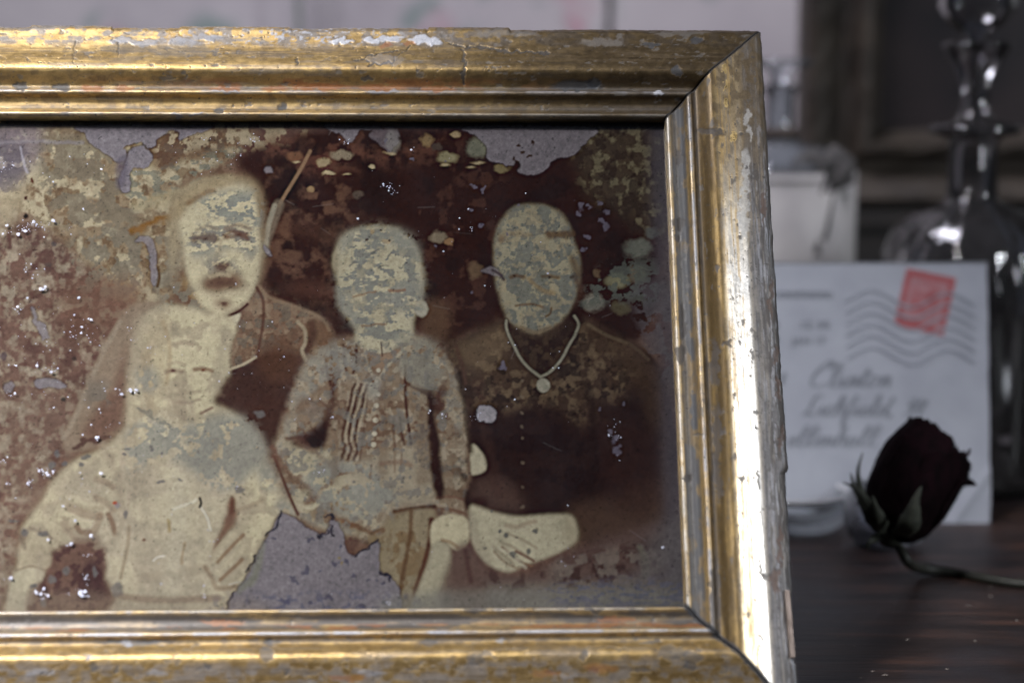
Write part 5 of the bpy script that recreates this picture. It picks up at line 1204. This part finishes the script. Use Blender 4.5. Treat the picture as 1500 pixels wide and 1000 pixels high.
# decanter behind the envelope
DD = 0.872; mpp = DD / F
dc = at(1416, 500, DD); DX, DY = dc.x, dc.y
def zof(py): return float(CAM[2] + ((500 - py) / F * DD * UP[2]) + FWD[2] * DD) + 0.0
def zat(px, py, y):
    d = cam_dir(px, py); k = (y - CAM[1]) / d[1]; return float(CAM[2] + d[2] * k)
zz = lambda py: zat(1416, py, DY)
R_ = lambda w: w * mpp
dec = thing('decanter', 'dark cut glass decanter with a ringed neck and faceted stopper behind the envelope', 'decanter', (DX, DY, 0))
body = [(0.0, 0.0), (R_(112), 0.0), (R_(124), 0.004), (R_(127), 0.02), (R_(126), zz(430)), (R_(124), zz(375)), (R_(112), zz(340)), (R_(85), zz(316)), (R_(55), zz(303)), (R_(38), zz(296)), (R_(36), zz(285)), (R_(35), zz(240)), (R_(35), zz(212)), (R_(40), zz(206)),
        (R_(58), zz(197)), (R_(60), zz(190)), (R_(50), zz(184)), (R_(28), zz(178)), (R_(22), zz(165)), (R_(19), zz(150)), (R_(21), zz(130)), (R_(27), zz(110)), (R_(36), zz(92)), (R_(46), zz(78)), (R_(50), zz(70)), (R_(48), zz(66)), (R_(30), zz(66)), (R_(14), zz(110)), (R_(12), zz(190)), (R_(24), zz(230)), (R_(26), zz(290)), (R_(90), zz(345)), (R_(112), zz(400)), (R_(112), 0.010), (0.0, 0.009)]
lathe('decanter_body', body, M_CUT, dec, (DX, DY, 0.001), 96, 16, 0.030, (0.02, zz(345)))
ring = [(R_(20), zz(196)), (R_(62), zz(194)), (R_(64), zz(190)), (R_(62), zz(186)), (R_(20), zz(184))]
lathe('neck_ring', [(R_(36.5), zz(204)), (R_(63), zz(199)), (R_(66), zz(192)), (R_(61), zz(185)), (R_(52.5), zz(184.5)), (R_(62), zz(192)), (R_(60), zz(198)), (R_(42), zz(205)), (R_(36.5), zz(204))], M_CUT, dec, (DX, DY, 0.001), 48)
lathe('stopper', [(0.0, zz(62)), (R_(14), zz(64)), (R_(16), zz(56)), (R_(38), zz(40)), (R_(52), zz(15)), (R_(50), zz(-12)), (R_(30), zz(-32)), (0.0, zz(-38))], M_CUT, dec, (DX, DY, 0.0015), 14, 7, 0.10)
lathe('dark_liquid', [(0.0, 0.0115), (R_(108), 0.012), (R_(109), 0.02), (R_(108), zz(400)), (0.0, zz(400))], mottled('dark_port', (0.004, 0.003, 0.004), (0.008, 0.005, 0.006), 40, 0.15), dec, (DX, DY, 0.001), 48)

# pale bottle behind the frame's right rail
DB = 0.985; bc = at(1136, 500, DB); BX, BY = bc.x, bc.y; mb = DB / F; RB = lambda w: w * mb; zb = lambda py: zat(1136, py, BY)
bot = thing('glass_bottle', 'clear glass bottle with pale label and dark ribbon, half hidden behind the gilded frame', 'bottle', (BX, BY, 0))
lathe('bottle_body', [(0.0, 0.0), (RB(102), 0.0), (RB(108), 0.004), (RB(109), zb(262)), (RB(104), zb(240)), (RB(80), zb(222)), (RB(34), zb(212)), (RB(24), zb(204)), (RB(20), zb(190)), (RB(19), zb(150)), (RB(20), zb(140)), (RB(25), zb(136)), (RB(25), zb(128)),
      (RB(16), zb(128)), (RB(14), zb(150)), (RB(14), zb(190)), (RB(20), zb(212)), (RB(90), zb(240)), (RB(99), zb(262)), (RB(99), 0.008), (0.0, 0.007)], M_GLASS, bot, (BX, BY, 0.001), 64)
lathe('neck_ring', [(RB(19.5), zb(207)), (RB(30), zb(203)), (RB(31), zb(197)), (RB(28), zb(192)), (RB(19.8), zb(190)), (RB(19.5), zb(207))], mottled('brown_cord', (0.03, 0.022, 0.018), (0.07, 0.05, 0.04), 300, 0.9), bot, (BX, BY, 0.001), 32)
lathe('stopper', [(0.0, zb(130)), (RB(13), zb(131)), (RB(14), zb(112)), (RB(20), zb(104)), (RB(44), zb(101)), (RB(46), zb(96)), (RB(44), zb(91)), (0.0, zb(89))], M_GLASS, bot, (BX, BY, 0.0012), 40)
lathe('paper_label', [(RB(110.5), zb(640)), (RB(110.5), zb(250)), (RB(111.5), zb(250)), (RB(111.5), zb(640)), (RB(110.5), zb(640))], mottled('yellowed_label', (0.27, 0.26, 0.26), (0.35, 0.335, 0.325), 40, 0.85), bot, (BX, BY, 0.0), 64)
M_RIB = mottled('dusty_black_ribbon', (0.03, 0.028, 0.028), (0.09, 0.082, 0.08), 200, 0.8)
def ribbon(pts, w, parent, name='ribbon'):
    V = []; 
    for i, p in enumerate(pts):
        d = np.array(pts[min(i + 1, len(pts) - 1)]) - np.array(pts[max(i - 1, 0)]); d = unit(d); s = unit(np.cross(d, FWD)) * w / 2
        for q in (-1, 1):
            for dep in (0, 0.0006): V.append(np.array(p) + s * q + FWD * dep)
    Fq = []
    for i in range(len(pts) - 1):
        a = i * 4; b = a + 4
        Fq += [(a, a + 2, b + 2, b), (a + 1, b + 1, b + 3, a + 3), (a, b, b + 1, a + 1), (a + 2, a + 3, b + 3, b + 2)]
    return link(name, new_mesh(name, np.array(V), Fq), M_RIB, parent)
def rp(px, py, off=0.0): return np.array(at(px, py, DB - RB(100) - 0.012 + off))
ribbon([rp(1207, 245), rp(1190, 228), rp(1172, 240), rp(1176, 268), rp(1196, 272), rp(1207, 250)], 0.010, bot, 'ribbon_loop')
ribbon([rp(1207, 245, .002), rp(1225, 224, .002), rp(1240, 238, .002), rp(1238, 262, .002), rp(1220, 270, .002), rp(1207, 250, .002)], 0.010, bot, 'ribbon_loop')
ribbon([rp(1204, 250, .003), rp(1194, 285, .003), rp(1190, 330, .003), rp(1198, 372, .003)], 0.0035, bot, 'ribbon_tail'); ribbon([rp(1210, 250, .004), rp(1216, 290, .004), rp(1210, 330, .004), rp(1204, 352, .004)], 0.0045, bot, 'ribbon_tail')
lathe('ribbon_band', [(RB(106), zb(247)), (RB(109), zb(255)), (RB(112.5), zb(262)), (RB(110.5), zb(262)), (RB(107), zb(255)), (RB(105), zb(247)), (RB(106), zb(247))], M_RIB, bot, (BX, BY, 0.0), 64)

# small glass dish and squat glass pot on the table
p = on_table(1166, 772); dish = thing('glass_dish', 'small clear glass dish on the table between frame and squat glass pot', 'dish', (p.x, p.y, 0))
rd = 78 / F * 0.775
lathe('bowl', [(0.0, 0.0), (rd * 0.80, 0.0), (rd * 0.93, 0.003), (rd * 0.99, 0.010), (rd, 0.0135), (rd * 0.97, 0.0145), (rd * 0.93, 0.0125), (rd * 0.86, 0.006), (rd * 0.6, 0.0035), (0.0, 0.003)], M_GLASS, dish, (p.x, p.y, 0.0006), 56)
lathe('metal_rim', [(rd * 0.975, 0.0146), (rd * 1.005, 0.0146), (rd * 1.01, 0.0156), (rd * 0.99, 0.0164), (rd * 0.97, 0.0156), (rd * 0.975, 0.0146)], mottled('grey_rim', (0.3, 0.3, 0.32), (0.42, 0.42, 0.45), 300, 0.4, 0.0), dish, (p.x, p.y, 0.0006), 56)
p = on_table(1298, 797); pot = thing('glass_pot', 'squat round frosted glass pot behind the base of the dried rose', 'pot', (p.x, p.y, 0))
r0 = 66 / F * 0.745
lathe('pot_body', [(0.0, 0.0), (r0 * 0.62, 0.0), (r0 * 0.86, 0.003), (r0 * 0.985, 0.009), (r0, 0.0135), (r0 * 0.95, 0.019), (r0 * 0.80, 0.0235), (r0 * 0.62, 0.0255), (r0 * 0.60, 0.0245), (r0 * 0.78, 0.0220), (r0 * 0.91, 0.0180), (r0 * 0.95, 0.0135), (r0 * 0.93, 0.009), (r0 * 0.80, 0.0045), (0.0, 0.0035)], M_MILK, pot, (p.x, p.y, 0.0006), 56)

# ------------------------------------------------------------------ dark box and old dark frame at the back
M_DARKW = mottled('blackened_wood', (0.006, 0.005, 0.005), (0.022, 0.017, 0.014), 30, 0.55, stretch=(1, 1, 5)); M_BRONZ = mottled('dull_brown_gilding', (0.016, 0.012, 0.009), (0.050, 0.038, 0.027), 45, 0.6, 0.2, 0.4, 0.002)
KY = float(at(1300, 340, 1.10).y)
kx0 = xat(1246, KY); kz = zat(1300, 304, KY)
box_ = thing('dark_box', 'black wooden box behind decanter carrying the old brown frame', 'box', (kx0 + 0.15, KY, 0))
bevel_box('box_body', (kx0, KY, 0.0005), (kx0 + 0.34, KY + 0.14, kz - 0.014), M_DARKW, box_, 0.003)
bevel_box('lid', (kx0 - 0.003, KY - 0.003, kz - 0.0138), (kx0 + 0.343, KY + 0.143, kz), M_DARKW, box_, 0.003)
FY = KY + 0.02
old = thing('old_dark_frame', 'large dull brown picture frame with dark picture standing on the black box, background right', 'picture frame', (xat(1400, FY), FY, kz))
def mitred(name, outer, inner, zo, zi, mat):
    """one rail of the old frame: outer and inner edge lines with a stepped section"""
    (ax, az), (bx_, bz) = outer; (cx, cz), (dx, dz) = inner
    prof = [(0, 0.0), (0.02, -0.010), (0.12, -0.013), (0.30, -0.009), (0.45, -0.004), (0.62, -0.005), (0.72, -0.010), (0.82, -0.010), (0.90, -0.004), (1.0, 0.0)]
    V = []; n = 40
    for i in range(n):
        u = i / (n - 1)
        for w, dy in prof:
            x = (ax + (bx_ - ax) * u) * (1 - w) + (cx + (dx - cx) * u) * w; z = (az + (bz - az) * u) * (1 - w) + (cz + (dz - cz) * u) * w
            V.append((x, FY - 0.004 + dy * 1.5 + 0.0016 * (random.random() - 0.5), z))
    m_ = len(prof); Fq = [tuple(q) for q in grid_faces(n, m_).tolist()]
    b0 = len(V)
    for i in range(n):
        for w in (0, 1):
            u = i / (n - 1); x = (ax + (bx_ - ax) * u) * (1 - w) + (cx + (dx - cx) * u) * w; z = (az + (bz - az) * u) * (1 - w) + (cz + (dz - cz) * u) * w
            V.append((x, FY + 0.012, z))
    for i in range(n - 1):
        Fq += [(i * m_, b0 + 2 * i, b0 + 2 * i + 2, (i + 1) * m_), (i * m_ + m_ - 1, (i + 1) * m_ + m_ - 1, b0 + 2 * i + 3, b0 + 2 * i + 1), (b0 + 2 * i, b0 + 2 * i + 1, b0 + 2 * i + 3, b0 + 2 * i + 2)]
    return link(name, new_mesh(name, np.array(V), Fq, False), mat, old)
ox0 = xat(1172, FY); oz0 = kz; ix0 = xat(1290, FY); iz0 = zat(1300, 190, FY); ox1 = ox0 + 0.52; ix1 = ox1 - (ix0 - ox0); oz1 = oz0 + 0.42; iz1 = oz1 - (iz0 - oz0)
mitred('rail', ((ox0, oz0), (ox0, oz1)), ((ix0, iz0), (ix0, iz1)), 0, 0, M_BRONZ); mitred('rail', ((ox0, oz0), (ox1, oz0)), ((ix0, iz0), (ix1, iz0)), 0, 0, M_BRONZ)
mitred('rail', ((ox1, oz0), (ox1, oz1)), ((ix1, iz0), (ix1, iz1)), 0, 0, M_BRONZ); mitred('rail', ((ox0, oz1), (ox1, oz1)), ((ix0, iz1), (ix1, iz1)), 0, 0, M_BRONZ)
bevel_box('dark_picture', (ix0 - 0.004, FY - 0.002, iz0 - 0.004), (ix1 + 0.004, FY + 0.004, iz1 + 0.004), mottled('dark_picture_surface', (0.004, 0.004, 0.006), (0.028, 0.020, 0.020), 14, 0.35), old, 0.0005)

# ------------------------------------------------------------------ dried rose
RD = 0.700
t = NT('dried_petal'); v = t.coords((1, 1, 0.35))
t.set(Base_Color=t.ramp(t.noise(v, 260, 6, 0.6), [(0.3, (0.0012, 0.0004, 0.0007)), (0.7, (0.0075, 0.0014, 0.003))]), Roughness=0.9)
t.b.inputs['Specular IOR Level'].default_value = 0.08; t.bump(t.noise(v, 500, 5), 0.7, 0.0008)
M_PETAL = t.m
M_SEPAL = mottled('dried_sepal', (0.012, 0.015, 0.009), (0.038, 0.042, 0.027), 300, 0.75); M_STEM = mottled('dried_stem', (0.008, 0.009, 0.006), (0.026, 0.025, 0.017), 300, 0.6)
rb = np.array(at(1300, 787, RD)); rt = np.array(at(1372, 642, RD + 0.004)); AX = unit(rt - rb); HL = np.linalg.norm(rt - rb)
SX = unit(np.cross(AX, FWD)); 
if SX[0] < 0: SX = -SX
SY = np.cross(AX, SX)
if SY[1] > 0: SY = -SY       # SY towards the viewer
mr_ = RD / F
rose = thing('dried_rose', 'dark crimson dried rosebud with green sepals, lying with its stem on the table at right', 'rose', tuple(rb))
def R_bud(v): return np.interp(v, [0, 0.06, 0.18, 0.38, 0.58, 0.78, 0.92, 1.0], [13, 34, 50, 60, 62, 59, 54, 50]) * mr_
def petal(az, span, rs_, v0, v1, lean, seed, flare=0.0, curl=0.0, name='petal'):
    nu, nv = 26, 30
    u = np.linspace(-1, 1, nu); vv = np.linspace(0, 1, nv); Ug, Vg = np.meshgrid(u, vv, indexing='ij')
    top = v1 - 0.10 * np.abs(Ug) ** 2.2 + 0.060 * (fbm(Ug * 4.5 + 5, Ug * 0, seed, 4) - 0.5) * 2
    Vh = v0 + (top - v0) * Vg
    th = az + Ug * span * (0.35 + 0.65 * np.sin(np.clip(Vg, 0, 1) * math.pi * 0.55 + 0.12))
    r = R_bud(Vh) * rs_ * (1 + 0.03 * np.abs(Ug)) + flare * mr_ * Vg ** 5 * 14
    r = r + mr_ * 8.0 * (fbm(th * 3.0, Vh * 2.5, seed + 3, 4) - 0.5) + mr_ * 3.6 * (fbm(th * 14, Vh * 3, seed + 7, 3) - 0.5)
    hh_ = Vh * HL + lean * Vg ** 2 * mr_ * 6
    tipc = curl * mr_ * np.exp(-((Ug) / 0.18) ** 2) * Vg ** 14
    P = rb + AX * hh_[..., None] + (np.cos(th) * (r + tipc))[..., None] * SX + (np.sin(th) * (r + tipc) * 0.92)[..., None] * SY
    me = new_mesh(name, P.reshape(-1, 3), grid_faces(nu, nv))
    o = link(name, me, M_PETAL, rose)
    sm = o.modifiers.new('thickness', 'SOLIDIFY'); sm.thickness = 0.00035; sm.offset = -1
    return o
for az, sp__, r_, v0, v1, ln, sd, fl, cu in ((2.45, 1.20, 1.00, 0.0, 1.07, 0, 1, -0.2, 0), (0.85, 0.95, 0.97, 0.0, 0.93, 0, 2, 0.55, 0), (-0.35, 1.2, 0.97, 0.02, 0.84, 0, 3, 0.8, 26), (3.7, 1.25, 0.99, 0.02, 0.96, 0, 4, 0.0, 0), (-1.6, 1.2, 0.98, 0.02, 0.92, 0, 5, 0.1, 0),
                                        (1.6, 1.1, 0.86, 0.05, 0.98, 0, 6, 0.1, 0), (0.1, 1.0, 0.80, 0.1, 1.0, 0, 7, 0.3, 6), (3.0, 1.0, 0.78, 0.1, 1.04, 0, 8, 0, 0), (-1.2, 1.0, 0.80, 0.1, 1.0, 0, 9, 0, 0), (0.9, 1.2, 0.62, 0.15, 1.02, 0, 10, 0, 0), (2.6, 1.2, 0.52, 0.2, 1.03, 0, 11, 0, 0), (-0.7, 1.3, 0.50, 0.2, 1.0, 0, 12, 0, 0), (1.2, 1.6, 0.28, 0.2, 0.98, 0, 13, 0, 0)):
    petal(az, sp__, r_, v0, v1, ln, sd, fl, cu)
tube('petal_curl', [at(1396, 668, RD - .004), at(1408, 668, RD - .004), at(1417, 665, RD - .003), at(1421, 657, RD - .003)], [0.0016, 0.0011, 0.0008, 0.0004], M_PETAL, rose, 8, 5, 0.2)
def sepal(pts, w, seed):
    """blade along picture points (x, y, depth offset)"""
    P = [np.array(at(a, b, RD + c)) for a, b, c in pts]; q = []
    Q = [P[0]] + P + [P[-1]]
    for i in range(1, len(Q) - 2):
        for k in range(6):
            u = k / 6; a, b, c, d = Q[i - 1:i + 3]; q.append(0.5 * ((2 * b) + (-a + c) * u + (2 * a - 5 * b + 4 * c - d) * u * u + (-a + 3 * b - 3 * c + d) * u ** 3))
    q.append(P[-1]); n = len(q); V = []
    for i, p_ in enumerate(q):
        u = i / (n - 1); d = unit(q[min(i + 1, n - 1)] - q[max(i - 1, 0)]); s = unit(np.cross(d, FWD))
        ww = w * mr_ * (np.interp(u, [0, .12, .35, .65, 1], [0.45, 0.8, 1.0, 0.5, 0.06])) * (1 + 0.18 * (random.random() - 0.5))
        for k in (-1, -0.5, 0, 0.5, 1): V.append(p_ + s * ww * k / 2 + FWD * (ww * 0.25 * k * k))
    me = new_mesh('sepal', np.array(V), grid_faces(n, 5)); o = link('sepal', me, M_SEPAL, rose)
    sm = o.modifiers.new('thickness', 'SOLIDIFY'); sm.thickness = 0.0004
sepal([(1306, 786, -.002), (1284, 768, -.012), (1266, 738, -.014), (1252, 712, -.010), (1246, 692, -.006)], 20, 1)
sepal([(1300, 784, .002), (1276, 760, -.004), (1262, 720, -.006), (1257, 690, -.004), (1264, 662, -.002)], 15, 2)
sepal([(1304, 784, -.004), (1282, 752, -.016), (1264, 726, -.017), (1248, 712, -.014), (1234, 706, -.010)], 13, 3)
sepal([(1314, 786, -.004), (1330, 775, -.018), (1338, 752, -.0205), (1342, 732, -.0205), (1350, 712, -.0195)], 34, 4)
sepal([(1300, 780, -.004), (1292, 764, -.015), (1284, 745, -.018), (1278, 725, -.0185)], 22, 6)
sepal([(1298, 782, -.004), (1284, 788, -.010), (1274, 794, -.012), (1270, 806, -.010)], 15, 5)
lathe_c = None
tube('hip', [rb - AX * 0.0035, rb - AX * 0.001, rb + AX * 0.003, rb + AX * 0.006], [0.0012, 0.0042, 0.0060, 0.0055], M_SEPAL, rose, 14, 4)
def tp(px, py, z): return np.array(on_table(px, py, z))
st = [rb - AX * 0.002, np.array(at(1316, 800, RD - .002)), np.array(at(1330, 822, RD - .005)), tp(1350, 832, 0.0035), tp(1400, 838, 0.0016), tp(1450, 848, 0.0016), tp(1510, 856, 0.0016), tp(1640, 862, 0.0016), tp(1760, 850, 0.0016)]
tube('stem', st, [0.0016, 0.0017, 0.0019, 0.0021, 0.0019, 0.0018, 0.0017, 0.0017, 0.0015], M_STEM, rose, 10, 8, 0.12)
